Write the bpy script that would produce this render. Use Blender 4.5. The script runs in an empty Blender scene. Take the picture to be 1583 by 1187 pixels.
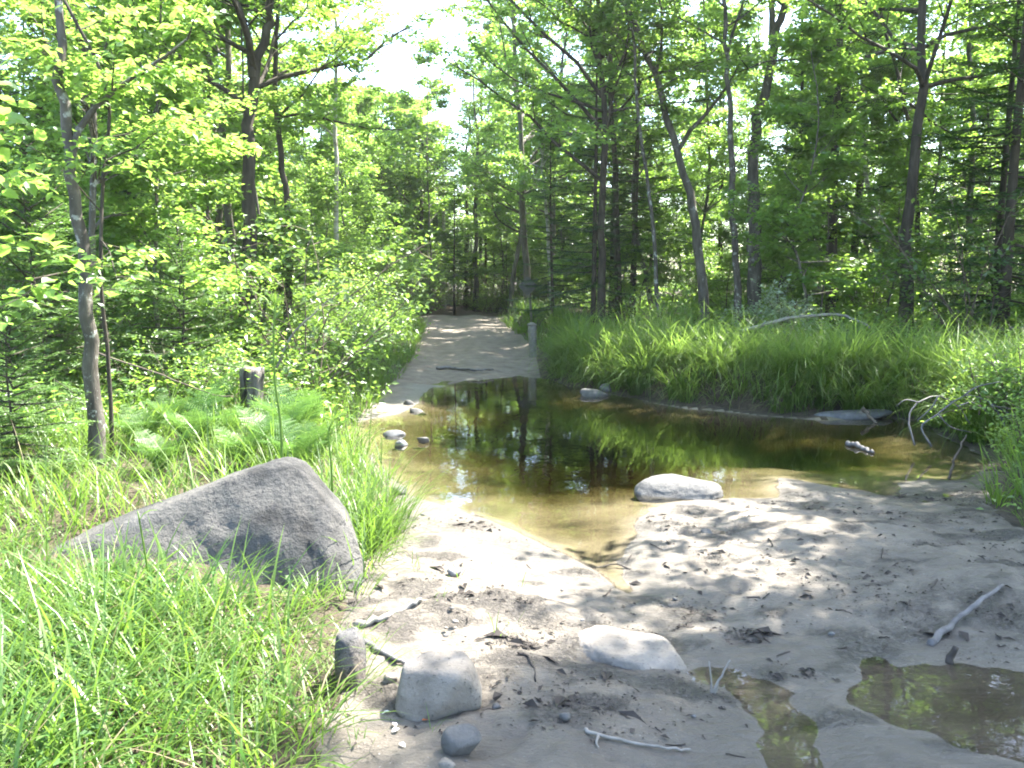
import bpy, math, random
import numpy as np

# ------------------------------------------------------------------ camera, sky, sun, exposure
scene = bpy.context.scene
COL = scene.collection
F_PX, CXP, CYP, CAM_H = 1371.0, 791.5, 593.5, 1.6      # focal length in pixels of the 1583 x 1187 photograph
PITCH = math.atan(163.5 / F_PX)
cam_d = bpy.data.cameras.new('camera')
cam_d.sensor_width = 36.0
cam_d.lens = 36.0 * F_PX / 1583.0
cam_d.clip_start, cam_d.clip_end = 0.05, 1000.0
cam = bpy.data.objects.new('camera', cam_d)
COL.objects.link(cam)
cam.location = (0, 0, CAM_H)
cam.rotation_euler = (math.pi / 2 - PITCH, 0, 0)
scene.camera = cam

SUN_EL, SUN_AZ = math.radians(56), math.radians(52)     # azimuth from +Y (view direction) clockwise
world = bpy.data.worlds.new('World'); scene.world = world; world.use_nodes = True
wn = world.node_tree.nodes; wl = world.node_tree.links
sky = wn.new('ShaderNodeTexSky'); sky.sky_type = 'NISHITA'; sky.sun_disc = False
sky.sun_elevation = SUN_EL; sky.sun_rotation = SUN_AZ; sky.altitude = 300; sky.air_density = 1.0; sky.dust_density = 2.0; sky.ozone_density = 1.0
bg = wn['Background']; bg.inputs['Strength'].default_value = 0.15
wl.new(sky.outputs['Color'], bg.inputs['Color'])
sun_d = bpy.data.lights.new('sun', 'SUN'); sun_d.energy = 5.0; sun_d.angle = math.radians(0.5); sun_d.color = (1.0, 0.95, 0.86)
sun = bpy.data.objects.new('sun', sun_d); COL.objects.link(sun)
sdir = np.array([math.sin(SUN_AZ) * math.cos(SUN_EL), math.cos(SUN_AZ) * math.cos(SUN_EL), math.sin(SUN_EL)])
from mathutils import Vector
sun.rotation_euler = Vector(sdir).to_track_quat('Z', 'Y').to_euler(); sun.location = (20, 0, 30)
vs = scene.view_settings
vs.view_transform = 'Standard'; vs.look = 'None'; vs.gamma = 1.0; vs.use_curve_mapping = False
vs.exposure = 2.9
cy = scene.cycles
cy.use_denoising = True; cy.max_bounces = 12; cy.diffuse_bounces = 6; cy.glossy_bounces = 3; cy.transmission_bounces = 8
cy.transparent_max_bounces = 8; cy.filter_width = 1.9; cy.sample_clamp_indirect = 10.0; cy.caustics_reflective = False; cy.caustics_refractive = False

# ------------------------------------------------------------------ helpers
rng = np.random.default_rng(11)
random.seed(5)
cp, sp_ = math.cos(PITCH), math.sin(PITCH)
def ray(px, py):
    x = (px - CXP) / F_PX; u = -(py - CYP) / F_PX
    return np.array([x, cp + u * sp_, -sp_ + u * cp])
def G(px, py, z=0.0):                                    # where the ground at height z is seen at that pixel
    d = ray(px, py); t = (z - CAM_H) / d[2]
    return np.array([d[0] * t, d[1] * t, z])
def D(px, py, y):                                        # the point at distance y ahead
    d = ray(px, py); t = y / d[1]
    return np.array([d[0] * t, y, CAM_H + d[2] * t])
def nrm(a):
    return a / (np.linalg.norm(a, axis=-1, keepdims=True) + 1e-9)
def hash3(i, j, k):
    h = (i.astype(np.int64) * 374761393 + j.astype(np.int64) * 668265263 + k.astype(np.int64) * 2147483647 + 1013904223) & 0xffffffff
    h = ((h ^ (h >> 13)) * 1274126177) & 0xffffffff
    h = ((h ^ (h >> 16)) * 2246822519) & 0xffffffff
    return ((h ^ (h >> 15)) & 0xffffff) / float(0xffffff)
def noise3(p):
    p = np.asarray(p, float); i = np.floor(p).astype(np.int64); f = p - i; f = f * f * (3 - 2 * f)
    out = 0
    for a in (0, 1):
        for b in (0, 1):
            for c in (0, 1):
                w = (f[..., 0] if a else 1 - f[..., 0]) * (f[..., 1] if b else 1 - f[..., 1]) * (f[..., 2] if c else 1 - f[..., 2])
                out = out + w * hash3(i[..., 0] + a, i[..., 1] + b, i[..., 2] + c)
    return out * 2 - 1
def fbm(p, octaves=4, seed=0.0):
    p = np.asarray(p, float) + seed * 17.31; s = 0; a = 1.0; t = 0
    for o in range(octaves):
        s = s + a * noise3(p); t += a; a *= 0.5; p = p * 2.03 + 5.7
    return s / t
def n2(x, y, s, seed=0.0, octaves=3):
    return fbm(np.stack([np.asarray(x) / s, np.asarray(y) / s, np.full(np.shape(x), 0.37)], -1), octaves, seed)
def sstep(a, b, x):
    t = np.clip((x - a) / (b - a), 0, 1); return t * t * (3 - 2 * t)
def sdf(poly, x, y):                                     # signed distance, negative inside
    x = np.asarray(x, float); y = np.asarray(y, float)
    d = np.full(x.shape, 1e9); ins = np.zeros(x.shape, bool); n = len(poly)
    for i in range(n):
        ax, ay = poly[i][0], poly[i][1]; bx, by = poly[(i + 1) % n][0], poly[(i + 1) % n][1]
        ex, ey = bx - ax, by - ay
        t = np.clip(((x - ax) * ex + (y - ay) * ey) / (ex * ex + ey * ey + 1e-12), 0, 1)
        d = np.minimum(d, np.hypot(x - ax - t * ex, y - ay - t * ey))
        c = (ay > y) != (by > y)
        ins ^= c & (x < (bx - ax) * (y - ay) / (by - ay + 1e-12) + ax)
    return np.where(ins, -d, d)

def mesh(name, V, polys, attrs=None, smooth=True):
    """V (n,3); polys: list of (m,k) index arrays."""
    m = bpy.data.meshes.new(name); V = np.asarray(V, np.float32)
    m.vertices.add(len(V)); m.vertices.foreach_set('co', V.ravel())
    polys = [np.asarray(p, np.int32) for p in polys if len(p)]
    idx = np.concatenate([p.ravel() for p in polys]); tot = np.concatenate([np.full(len(p), p.shape[1]) for p in polys])
    st = np.concatenate([[0], np.cumsum(tot)[:-1]]).astype(np.int32)
    m.loops.add(len(idx)); m.loops.foreach_set('vertex_index', idx)
    m.polygons.add(len(tot)); m.polygons.foreach_set('loop_start', st)
    m.polygons.foreach_set('use_smooth', np.full(len(tot), smooth))
    for k, a in (attrs or {}).items():
        at = m.attributes.new(k, 'FLOAT', 'POINT'); at.data.foreach_set('value', np.asarray(a, np.float32))
    m.update(calc_edges=True); m.validate()
    return m
class MB:
    def __init__(s): s.V = []; s.P = []; s.A = []; s.n = 0
    def add(s, V, polys, tint=None):
        V = np.asarray(V, float)
        for p in polys: s.P.append(np.asarray(p, np.int64) + s.n)
        s.V.append(V); s.A.append(np.full(len(V), 0.5) if tint is None else np.broadcast_to(np.asarray(tint, float), (len(V),)))
        s.n += len(V)
    def mesh(s, name, smooth=True):
        q = [p for p in s.P if p.shape[1] == 4]; t = [p for p in s.P if p.shape[1] == 3]
        pol = ([np.concatenate(q)] if q else []) + ([np.concatenate(t)] if t else [])
        return mesh(name, np.concatenate(s.V), pol, {'tint': np.concatenate(s.A)}, smooth)
def tube(path, rad, sides=8, lump=0.0, cap=True, seed=0.0):
    path = np.asarray(path, float); rad = np.broadcast_to(np.asarray(rad, float), (len(path),)); n = len(path)
    T = nrm(np.gradient(path, axis=0)); mean = nrm(path[-1] - path[0])
    ref = np.array([1., 0, 0]) if abs(mean[0]) < 0.7 else np.array([0., 0, 1])
    X = nrm(np.cross(np.cross(T, ref), T)); Y = np.cross(T, X)
    a = np.arange(sides) * 2 * np.pi / sides; ca, sa = np.cos(a), np.sin(a)
    V = path[:, None] + rad[:, None, None] * (X[:, None] * ca[None, :, None] + Y[:, None] * sa[None, :, None])
    V = V.reshape(-1, 3)
    if lump:
        c = np.repeat(path, sides, 0); r = np.repeat(rad, sides)
        V = c + (V - c) * (1 + lump * fbm(V / (np.maximum(r, 0.004)[:, None] * 1.3), 3, seed))[:, None]
    i = np.arange(n - 1)[:, None] * sides; j = np.arange(sides)[None, :]; k = (j + 1) % sides
    Q = np.stack([i + j, i + k, i + sides + k, i + sides + j], -1).reshape(-1, 4)
    P = [Q]
    if cap:
        V = np.vstack([V, path[-1:], path[:1]]); nn = n * sides; b = (n - 1) * sides; jj = np.arange(sides); kk = (jj + 1) % sides
        P.append(np.vstack([np.stack([b + jj, b + kk, np.full(sides, nn)], -1), np.stack([kk, jj, np.full(sides, nn + 1)], -1)]))
    return V, P
def curve(pts, n):                                       # smooth resampling through control points
    pts = np.asarray(pts, float)
    if len(pts) == 2: return pts[0] + (pts[1] - pts[0]) * np.linspace(0, 1, n)[:, None]
    P = np.vstack([2 * pts[0] - pts[1], pts, 2 * pts[-1] - pts[-2]]); s = len(pts) - 1
    t = np.linspace(0, s - 1e-6, n); i = t.astype(int); f = (t - i)[:, None]
    a, b, c, d = P[i], P[i + 1], P[i + 2], P[i + 3]
    return 0.5 * (2 * b + (c - a) * f + (2 * a - 5 * b + 4 * c - d) * f ** 2 + (3 * b - a - 3 * c + d) * f ** 3)
def leaves(C, A, N, L, W, fold=0.12, shape=1):
    """leaf blades: C base points, A axis, N normal. shape 1 = one folded lozenge, 2 = pointed oval of four faces."""
    A = nrm(A); S = nrm(np.cross(A, N)); N = np.cross(S, A); L = np.broadcast_to(L, (len(C),))[:, None]; W = np.broadcast_to(W, (len(C),))[:, None]
    if shape == 1:
        V = np.stack([C, C + A * L * .45 + S * W * .5 + N * W * fold, C + A * L - N * L * .08, C + A * L * .45 - S * W * .5 + N * W * fold], 1)
        Q = np.arange(len(C))[:, None] * 4 + np.array([[0, 1, 2, 3]])
    else:
        V = np.stack([C, C + A * L * .28 + S * W * .42 + N * W * fold, C + A * L * .62 + S * W * .4 + N * W * fold - N * L * .03, C + A * L - N * L * .12,
                      C + A * L * .62 - S * W * .4 + N * W * fold - N * L * .03, C + A * L * .28 - S * W * .42 + N * W * fold, C + A * L * .45], 1)
        b = np.arange(len(C))[:, None] * 7
        Q = np.concatenate([b + np.array([[0, 1, 2, 6]]), b + np.array([[6, 2, 3, 4]]), b + np.array([[0, 6, 4, 5]])])
    return V.reshape(-1, 3), [Q]
def lobed(C, A, N, L):
    """maple-like leaves: five points fanned from the base, ten corners each."""
    A = nrm(A); S = nrm(np.cross(A, N)); N = np.cross(S, A); L = np.broadcast_to(L, (len(C),))[:, None]
    uv = [(0, 0), (.05, .34), (.38, .56), (.36, .26), (.78, .38), (.66, .14), (1.0, 0), (.66, -.14), (.78, -.38), (.36, -.26), (.38, -.56), (.05, -.34)]
    V = np.stack([C + A * L * u + S * L * v * .95 + N * L * (.14 * abs(v) - .10 * u * u) for u, v in uv], 1)
    b = np.arange(len(C))[:, None] * 12
    tri = np.array([[0, 1, 2], [0, 2, 3], [3, 4, 5], [5, 6, 7], [7, 8, 9], [0, 9, 10], [0, 10, 11]])
    T = (b[:, None, :] + tri[None]).reshape(-1, 3); Q = np.concatenate([b + np.array([[0, 3, 5, 7]])]); T2 = b + np.array([[0, 7, 9]])
    return V.reshape(-1, 3), [T, T2, Q]

def obj(name, m, mat=None, parent=None, loc=(0, 0, 0), rz=0.0, scale=1.0):
    o = bpy.data.objects.new(name, m); COL.objects.link(o)
    if mat is not None and m is not None and not m.materials: m.materials.append(mat)
    o.location = loc; o.rotation_euler = (0, 0, rz); o.scale = (scale,) * 3 if np.isscalar(scale) else scale
    if parent is not None: o.parent = parent
    return o
def tag(o, label=None, cat=None, group=None, kind=None):
    for k, v in (('label', label), ('category', cat), ('group', group), ('kind', kind)):
        if v: o[k] = v
    return o

# ------------------------------------------------------------------ materials
def mat_new(name):
    m = bpy.data.materials.new(name); m.use_nodes = True; nt = m.node_tree; nt.nodes.clear()
    out = nt.nodes.new('ShaderNodeOutputMaterial')
    return m, nt, out
def nd(nt, t, **kw):
    n = nt.nodes.new(t)
    for k, v in kw.items(): setattr(n, k, v)
    return n
def ramp(nt, fac, stops):
    r = nd(nt, 'ShaderNodeValToRGB'); e = r.color_ramp.elements
    while len(e) < len(stops): e.new(0.5)
    for q, (p, c) in zip(e, stops): q.position = p; q.color = (*c, 1)
    nt.links.new(fac, r.inputs[0]); return r.outputs[0]
def noise_node(nt, scale, detail=4, rough=.55, vec=None, coord='Object', stretch=None):
    tc = nd(nt, 'ShaderNodeTexCoord'); v = tc.outputs[coord] if vec is None else vec
    if stretch:
        mp = nd(nt, 'ShaderNodeMapping'); mp.inputs['Scale'].default_value = stretch; nt.links.new(v, mp.inputs[0]); v = mp.outputs[0]
    n = nd(nt, 'ShaderNodeTexNoise'); n.inputs['Scale'].default_value = scale; n.inputs['Detail'].default_value = detail; n.inputs['Roughness'].default_value = rough
    nt.links.new(v, n.inputs['Vector']); return n.outputs['Fac']
def mixc(nt, fac, a, b, mode='MIX'):
    m = nd(nt, 'ShaderNodeMix', data_type='RGBA', blend_type=mode)
    for s, v in ((0, fac), (6, a), (7, b)):
        if isinstance(v, (int, float)): m.inputs[s].default_value = v
        elif isinstance(v, tuple): m.inputs[s].default_value = (*v, 1)
        else: nt.links.new(v, m.inputs[s])
    return m.outputs[2]
def mth(nt, op, a, b=0.0, clamp=False):
    m = nd(nt, 'ShaderNodeMath', operation=op, use_clamp=clamp)
    for s, v in ((0, a), (1, b)):
        if isinstance(v, (int, float)): m.inputs[s].default_value = v
        else: nt.links.new(v, m.inputs[s])
    return m.outputs[0]
def bump(nt, h, dist, strength=1.0):
    b = nd(nt, 'ShaderNodeBump'); b.inputs['Distance'].default_value = dist; b.inputs['Strength'].default_value = strength
    nt.links.new(h, b.inputs['Height']); return b.outputs[0]
def leaf_mat(name, dark, light, trans, tmix=0.5, gloss=0.05, rand=0.25):
    m, nt, out = mat_new(name)
    at = nd(nt, 'ShaderNodeAttribute', attribute_name='tint'); oi = nd(nt, 'ShaderNodeObjectInfo')
    f = mth(nt, 'ADD', at.outputs['Fac'], mth(nt, 'MULTIPLY', mth(nt, 'SUBTRACT', oi.outputs['Random'], 0.5), rand * 2), True)
    c = mixc(nt, f, dark, light); t = mixc(nt, f, tuple(x * .7 for x in trans), trans)
    d = nd(nt, 'ShaderNodeBsdfDiffuse'); nt.links.new(c, d.inputs[0])
    tr = nd(nt, 'ShaderNodeBsdfTranslucent'); nt.links.new(t, tr.inputs[0])
    mx = nd(nt, 'ShaderNodeMixShader'); mx.inputs[0].default_value = tmix; nt.links.new(d.outputs[0], mx.inputs[1]); nt.links.new(tr.outputs[0], mx.inputs[2])
    g = nd(nt, 'ShaderNodeBsdfGlossy'); g.inputs['Roughness'].default_value = .42; g.inputs['Color'].default_value = (.9, .95, .9, 1)
    m2 = nd(nt, 'ShaderNodeMixShader'); m2.inputs[0].default_value = gloss; nt.links.new(mx.outputs[0], m2.inputs[1]); nt.links.new(g.outputs[0], m2.inputs[2])
    nt.links.new(m2.outputs[0], out.inputs[0]); return m
def solid_mat(name, stops, scale, rough=.85, detail=6, bscale=None, bdist=0.0, stretch=None, spots=None, second=None):
    m, nt, out = mat_new(name); p = nd(nt, 'ShaderNodeBsdfPrincipled')
    c = ramp(nt, noise_node(nt, scale, detail, .62, stretch=stretch), stops)
    if second: c = mixc(nt, ramp(nt, noise_node(nt, second[0], 3, .6), [(second[1], (0, 0, 0)), (second[2], (1, 1, 1))]), c, second[3])
    if spots: c = mixc(nt, ramp(nt, noise_node(nt, spots[0], 5, .7), [(spots[1], (0, 0, 0)), (spots[1] + .06, (1, 1, 1))]), c, spots[2])
    nt.links.new(c, p.inputs['Base Color']); p.inputs['Roughness'].default_value = rough; p.inputs['Specular IOR Level'].default_value = .3
    if bdist: nt.links.new(bump(nt, noise_node(nt, bscale or scale, 7, .68, stretch=stretch), bdist), p.inputs['Normal'])
    nt.links.new(p.outputs[0], out.inputs[0]); return m

M = {}
M['leaf'] = leaf_mat('broad_leaf', (.05, .12, .022), (.115, .205, .037), (.35, .58, .085), .57)
M['leaf_fresh'] = leaf_mat('fresh_leaf', (.07, .155, .028), (.14, .24, .047), (.40, .62, .11), .57)
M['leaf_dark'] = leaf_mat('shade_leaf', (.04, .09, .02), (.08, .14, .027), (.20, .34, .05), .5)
M['needle'] = leaf_mat('fir_needle', (.022, .06, .016), (.06, .12, .03), (.08, .17, .03), .3)
M['needle_fresh'] = leaf_mat('hemlock_needle', (.05, .115, .025), (.11, .19, .05), (.16, .30, .05), .4)
M['grass'] = leaf_mat('grass_blade', (.03, .09, .013), (.115, .18, .034), (.22, .38, .05), .45, .03)
M['sedge'] = leaf_mat('sedge_blade', (.055, .12, .025), (.15, .22, .05), (.26, .41, .07), .5, .03)
M['fern'] = leaf_mat('fern_leaf', (.045, .115, .025), (.09, .17, .04), (.15, .29, .055), .42, .02)
M['sun_painted_leaf'] = leaf_mat('sun_painted_leaf', (.20, .27, .16), (.36, .42, .28), (.3, .42, .18), .4)  # overexposed sunlight put into the leaf colour of one shrub
M['bark'] = solid_mat('grey_bark', [(.3, (.045, .04, .031)), (.52, (.11, .10, .082)), (.75, (.20, .188, .162))], 9, .9, 6, 22, .012, (1, 1, .22), (5, .6, (.28, .29, .26)))
M['bark_dark'] = solid_mat('dark_bark', [(.3, (.028, .024, .018)), (.55, (.068, .058, .045)), (.8, (.135, .12, .098))], 10, .9, 6, 25, .012, (1, 1, .2))
M['bark_birch'] = solid_mat('birch_bark', [(.32, (.09, .075, .06)), (.44, (.32, .30, .27)), (.7, (.50, .48, .45))], 6, .8, 6, 12, .005, (1, 1, 2.2))
M['lichen_bark'] = solid_mat('lichen_bark', [(.3, (.035, .03, .024)), (.5, (.085, .076, .063)), (.75, (.17, .156, .132))], 10, .9, 6, 26, .016, (1, 1, .3), (9, .57, (.30, .31, .28)))
M['twig'] = solid_mat('dead_twig', [(.3, (.06, .045, .032)), (.7, (.17, .14, .11))], 30, .9, 4, 60, .003, (1, 1, 1))
M['driftwood'] = solid_mat('driftwood', [(.3, (.13, .12, .105)), (.7, (.27, .25, .225))], 14, .8, 5, 40, .004, (1, 1, 1))
M['driftwood_dark'] = solid_mat('wet_wood', [(.3, (.06, .055, .055)), (.7, (.18, .17, .17))], 14, .6, 5, 40, .004)
M['stump'] = solid_mat('weathered_stump', [(.38, (.018, .015, .012)), (.5, (.075, .066, .058)), (.72, (.24, .225, .205))], 16, .9, 6, 20, .03, (1, 1, .1))
M['rock'] = solid_mat('granite', [(.3, (.034, .034, .036)), (.48, (.082, .08, .079)), (.7, (.15, .142, .132))], 4.5, .9, 10, 30, .02, None, (42, .56, (.045, .045, .05)), (2.6, .45, .62, (.16, .135, .115)))
M['boulder'] = solid_mat('weathered_granite', [(.34, (.021, .021, .021)), (.48, (.063, .062, .06)), (.68, (.13, .126, .118))], 3.2, .92, 12, 28, .03, None, (34, .57, (.035, .035, .038)), (1.7, .46, .58, (.105, .10, .092)))
M['straw'] = leaf_mat('dry_straw', (.20, .165, .09), (.32, .28, .17), (.22, .18, .09), .35, .02)
M['rock_tan'] = solid_mat('tan_rock', [(.25, (.12, .105, .09)), (.5, (.20, .178, .152)), (.8, (.28, .252, .22))], 9, .85, 8, 30, .012, None, (60, .6, (.085, .078, .07)))
M['rock_pale'] = solid_mat('pale_rock', [(.25, (.062, .06, .058)), (.5, (.10, .097, .093)), (.8, (.15, .145, .138))], 12, .8, 8, 40, .008, None, (70, .62, (.11, .107, .105)))
M['rock_wet'] = solid_mat('wet_rock', [(.25, (.07, .07, .074)), (.5, (.12, .12, .122)), (.8, (.19, .19, .19))], 12, .5, 8, 40, .005)
M['litter'] = solid_mat('dark_litter', [(.3, (.022, .018, .016)), (.6, (.055, .045, .038)), (.85, (.13, .105, .085))], 7, .8, 3)
M['sign_metal'] = solid_mat('sign_metal', [(.3, (.07, .072, .07)), (.7, (.13, .13, .125))], 8, .7, 4)
M['orange_leaf'] = leaf_mat('orange_leaf', (.45, .12, .03), (.55, .18, .05), (.4, .1, .02), .3)
M['petal'] = leaf_mat('white_petal', (.7, .7, .66), (.8, .8, .76), (.4, .4, .35), .3)

# ------------------------------------------------------------------ ground: one height field, cut into its named surfaces
def gpoly(pts): return [tuple(G(*p)[:2]) for p in pts]
POOL = gpoly([(545, 655), (575, 648), (615, 640), (640, 622), (660, 603), (720, 588), (790, 583), (850, 586), (885, 597), (960, 612), (1060, 630), (1190, 643),
              (1270, 648), (1380, 646), (1425, 655), (1500, 690), (1545, 712), (1500, 742), (1440, 741), (1395, 748), (1405, 768), (1365, 772), (1330, 760), (1285, 752), (1205, 738), (1200, 768),
              (1120, 772), (1040, 780), (985, 800), (985, 835), (962, 868), (975, 895), (990, 912), (975, 922), (940, 912), (905, 880), (850, 848), (780, 818), (715, 795), (665, 775), (615, 765), (590, 730), (560, 695)])
PUD_A = gpoly([(1042, 1040), (1075, 1026), (1137, 1030), (1180, 1047), (1250, 1067), (1255, 1100), (1285, 1140), (1295, 1190), (1290, 1300), (1180, 1300), (1185, 1187), (1170, 1130), (1140, 1090), (1120, 1064), (1080, 1058)])
PUD_B = gpoly([(1322, 1018), (1350, 1011), (1391, 1024), (1473, 1014), (1583, 1028), (1760, 1050), (1800, 1200), (1620, 1190), (1514, 1176), (1412, 1138), (1371, 1127), (1334, 1110), (1290, 1090), (1280, 1070), (1326, 1050)])
RBANK = gpoly([(848, 556), (856, 585), (885, 594), (960, 607), (1060, 626), (1190, 638), (1270, 640), (1380, 640), (1425, 648), (1505, 686), (1560, 712), (1520, 760), (1540, 805), (1600, 845), (1750, 880)]) + \
        [(9, 3.2), (12, -12), (80, -12), (80, 120), (2.0, 120), (1.0, 46), (0.1, 34), (-.25, 27), (0.15, 23), (.55, 19)]
LBANK = gpoly([(656, 520), (628, 570), (604, 598), (560, 640), (540, 655), (565, 695), (598, 740), (612, 790), (598, 835), (560, 880), (535, 930), (515, 1000), (525, 1080), (480, 1190)]) + \
        [(-.75, 1.5), (-1.2, -12), (-80, -12), (-80, 120), (-7.0, 120), (-6.0, 46), (-4.2, 35), (-3.0, 29), (-2.5, 25)]
def bumpat(x, y, p, r, h):
    return h * np.exp(-(((x - p[0]) / r[0]) ** 2 + ((y - p[1]) / r[1]) ** 2))
def parts(x, y):
    return sdf(POOL, x, y), np.minimum(sdf(PUD_A, x, y), sdf(PUD_B, x, y)), sdf(RBANK, x, y), sdf(LBANK, x, y)
def height(x, y, dd=None):
    x = np.asarray(x, float); y = np.asarray(y, float)
    dp, du, dr, dl = dd or parts(x, y)
    dp = dp + .10 * n2(x, y, .55, 2) + .03 * n2(x, y, .13, 21); du = du + .05 * n2(x, y, .3, 5) + .015 * n2(x, y, .08, 22)
    # open sand and road
    s = .012 + .045 * sstep(0, 1.1, np.minimum(dp, du * 1.6)) + .024 * np.clip(y - 14.6, 0, 9) + .006 * np.clip(y - 23, 0, 40)
    s = s + bumpat(x, y, G(790, 950), (.42, .22), .055) + bumpat(x, y, G(1300, 860), (.8, .5), .03) + bumpat(x, y, G(1540, 930), (.5, .35), .07) + bumpat(x, y, G(640, 950), (.25, .2), .03)
    near = sstep(16, 6, y)
    rid = np.abs(n2(x * .55 + y * .35, y - x * .25, .16, 8, 3))
    s = s + near * (.034 * n2(x, y, .45, 3) + .024 * n2(x, y, .15, 4) + .045 * (rid - .25) * sstep(-.2, .5, n2(x, y, .9, 9)) + .007 * n2(x, y, .05, 6, 3) - .012 * sstep(.25, .6, n2(x, y, .11, 61, 2))) * sstep(-.02, .3, np.minimum(dp, du))
    rw = bumpat(x, y, G(1330, 850), (1.1, .75), 1.) + bumpat(x, y, G(1130, 950), (.5, .3), .7)
    s = s + near * rw * .016 * np.sin((y - .10 * (x - 1.2) ** 2 + .10 * n2(x, y, .6, 62)) * 2 * np.pi / .26) * np.clip(.5 + n2(x, y, .35, 63), 0, 1) * sstep(0, .25, np.minimum(dp, du))
    rut = np.sin((x + .9 + .045 * (y - 15)) * 2 * np.pi / 1.35)
    s = s + (1 - near) * (.022 * rut + .03 * n2(x, y, .8, 3) + .012 * n2(x, y, .2, 4))
    # banks
    r = -dr + .12 * n2(x, y, .5, 12)
    zr = .40 * sstep(0, .4, r) * sstep(3.5, 8.5, y) + .16 * sstep(0, .7, r) * (1 - sstep(3.5, 8.5, y)) + .10 * sstep(.5, 6, r) + .05 * n2(x, y, .7, 13) * sstep(0, .4, r) + .2 * n2(x, y, 5, 14, 2) * sstep(1, 5, r)
    l = -dl + .12 * n2(x, y, .5, 15)
    zl = .17 * sstep(0, .9, l) + .14 * sstep(.8, 5, l) + .14 * sstep(0, .5, l) * sstep(9, 14, y) + .04 * n2(x, y, .6, 16) * sstep(0, .5, l) + .2 * n2(x, y, 5, 17, 2) * sstep(2, 6, l)
    z = s + np.where(r > 0, zr, 0) + np.where(l > 0, zl, 0)
    # water bed
    pool = -.035 * sstep(0, .25, -dp) - .14 * sstep(.15, 1.6, -dp) - .08 * sstep(1.0, 2.6, -dp) + .02 * n2(x, y, .5, 18)* sstep(0, .4, -dp)
    pud = -.006 * sstep(0, .1, -du) - .012 * sstep(.05, .5, -du) + .009 * n2(x, y, .16, 19)
    wet = sstep(.06, -.06, dp)
    z = np.where(dp < .06, z * (1 - wet) + pool * wet, z)
    wet = sstep(.07, -.04, du); z = z * (1 - wet) + pud * wet
    return z
def H1(x, y): return float(height(np.array([x]), np.array([y]))[0])

def axis(segs):                                          # (start, end, step) pieces, then coarser and coarser
    a = np.concatenate([np.arange(s, e, st) for s, e, st in segs]); return np.append(a, segs[-1][1])
gx = axis([(-220, -60, 20), (-60, -20, 2.0), (-20, -6, .3), (-6, -2.4, .08), (-2.4, 3.6, .022), (3.6, 7, .08), (7, 24, .3), (24, 60, 2.0), (60, 220, 20)])
gy = axis([(-60, -12, 4), (-12, 1.2, .5), (1.2, 2.2, .06), (2.2, 6.6, .022), (6.6, 9, .045), (9, 16, .08), (16, 30, .14), (30, 60, .6), (60, 220, 10)])
XX, YY = np.meshgrid(gx, gy, indexing='ij')
xf, yf = XX.ravel(), YY.ravel()
dd = parts(xf, yf)
ZZ = height(xf, yf, dd).reshape(XX.shape)
TV = np.stack([XX, YY, ZZ], -1)
tx = np.gradient(ZZ, gx, axis=0); ty = np.gradient(ZZ, gy, axis=1)
TN = nrm(np.stack([-tx, -ty, np.ones_like(ZZ)], -1)).reshape(-1, 3)
nX, nY = XX.shape
I = (np.arange(nX - 1)[:, None] * nY + np.arange(nY - 1)[None, :])
QUADS = np.stack([I, I + nY, I + nY + 1, I + 1], -1).reshape(-1, 4)
qc = QUADS[:, 0]
jx, jy = xf[qc], yf[qc]
dpn = dd[0][qc] + .05 * n2(jx, jy, .2, 31); drn = dd[2][qc] + .08 * n2(jx, jy, .25, 32); dln = dd[3][qc] + .08 * n2(jx, jy, .25, 33)
zone = np.full(len(qc), 1)                                # 1 sand bank
zone[(jy > 13.2) & (jx < .62)] = 2                                     # 2 road
zone[(drn < .7) & (jy > 7.2) & (jx > .45) | (drn < 0) | (dln < 0) | (jy > 30.5) | (jy < -12)] = 3  # 3 ground
zone[(dd[0][qc] < .25) & (ZZ.ravel()[qc] < -.003) & ~((dd[2][qc] < .20) & (jy > 7.5) & (jx > .3))] = 0                                      # 0 stream bed
# debris masks (dark organic mud with shapes of its own)
deb = np.zeros_like(xf)
for px, py, rx, ry, a in ((1060, 955, .12, .12, .9), (1150, 988, .09, .05, .9), (1195, 1045, .12, .06, .9), (1025, 815, .25, .12, .5), (1500, 960, .38, .2, .8), (1440, 810, .4, .2, .6), (905, 1000, .18, .07, .9), (800, 1012, .12, .06, .9),
                          (1300, 900, .5, .18, .35), (690, 892, .08, .06, .7), (1460, 770, .4, .25, .8), (720, 815, .15, .1, .5), (560, 960, .15, .2, .4), (760, 950, .2, .06, .6), (1130, 880, .3, .1, .35)):
    deb = np.maximum(deb, bumpat(xf, yf, G(px, py), (rx, ry), a))
deb = deb * np.clip(.75 + 1.5 * n2(xf, yf, .09, 40), 0, 1.5)
deb = np.clip(np.maximum(deb, .8 * sstep(.14, .42, n2(xf * .7, yf, .2, 41, 4)) * sstep(9, 7, yf)), 0, 1)
zf = ZZ.ravel()
wetm = sstep(.05, .012, zf) * (1 - .85 * sstep(.02, -.06, dd[1]))
wetm = np.maximum(wetm, np.clip(bumpat(xf, yf, G(1450, 950), (1.1, .5), 1.1), 0, 1) * np.clip(.55 + 1.3 * n2(xf, yf, .4, 64), 0, 1) * (zf > -.003))
wetm = np.clip(np.maximum(wetm, .75 * sstep(.12, .42, n2(xf, yf, .8, 44, 4)) * (zf > -.003)), 0, 1)

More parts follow.
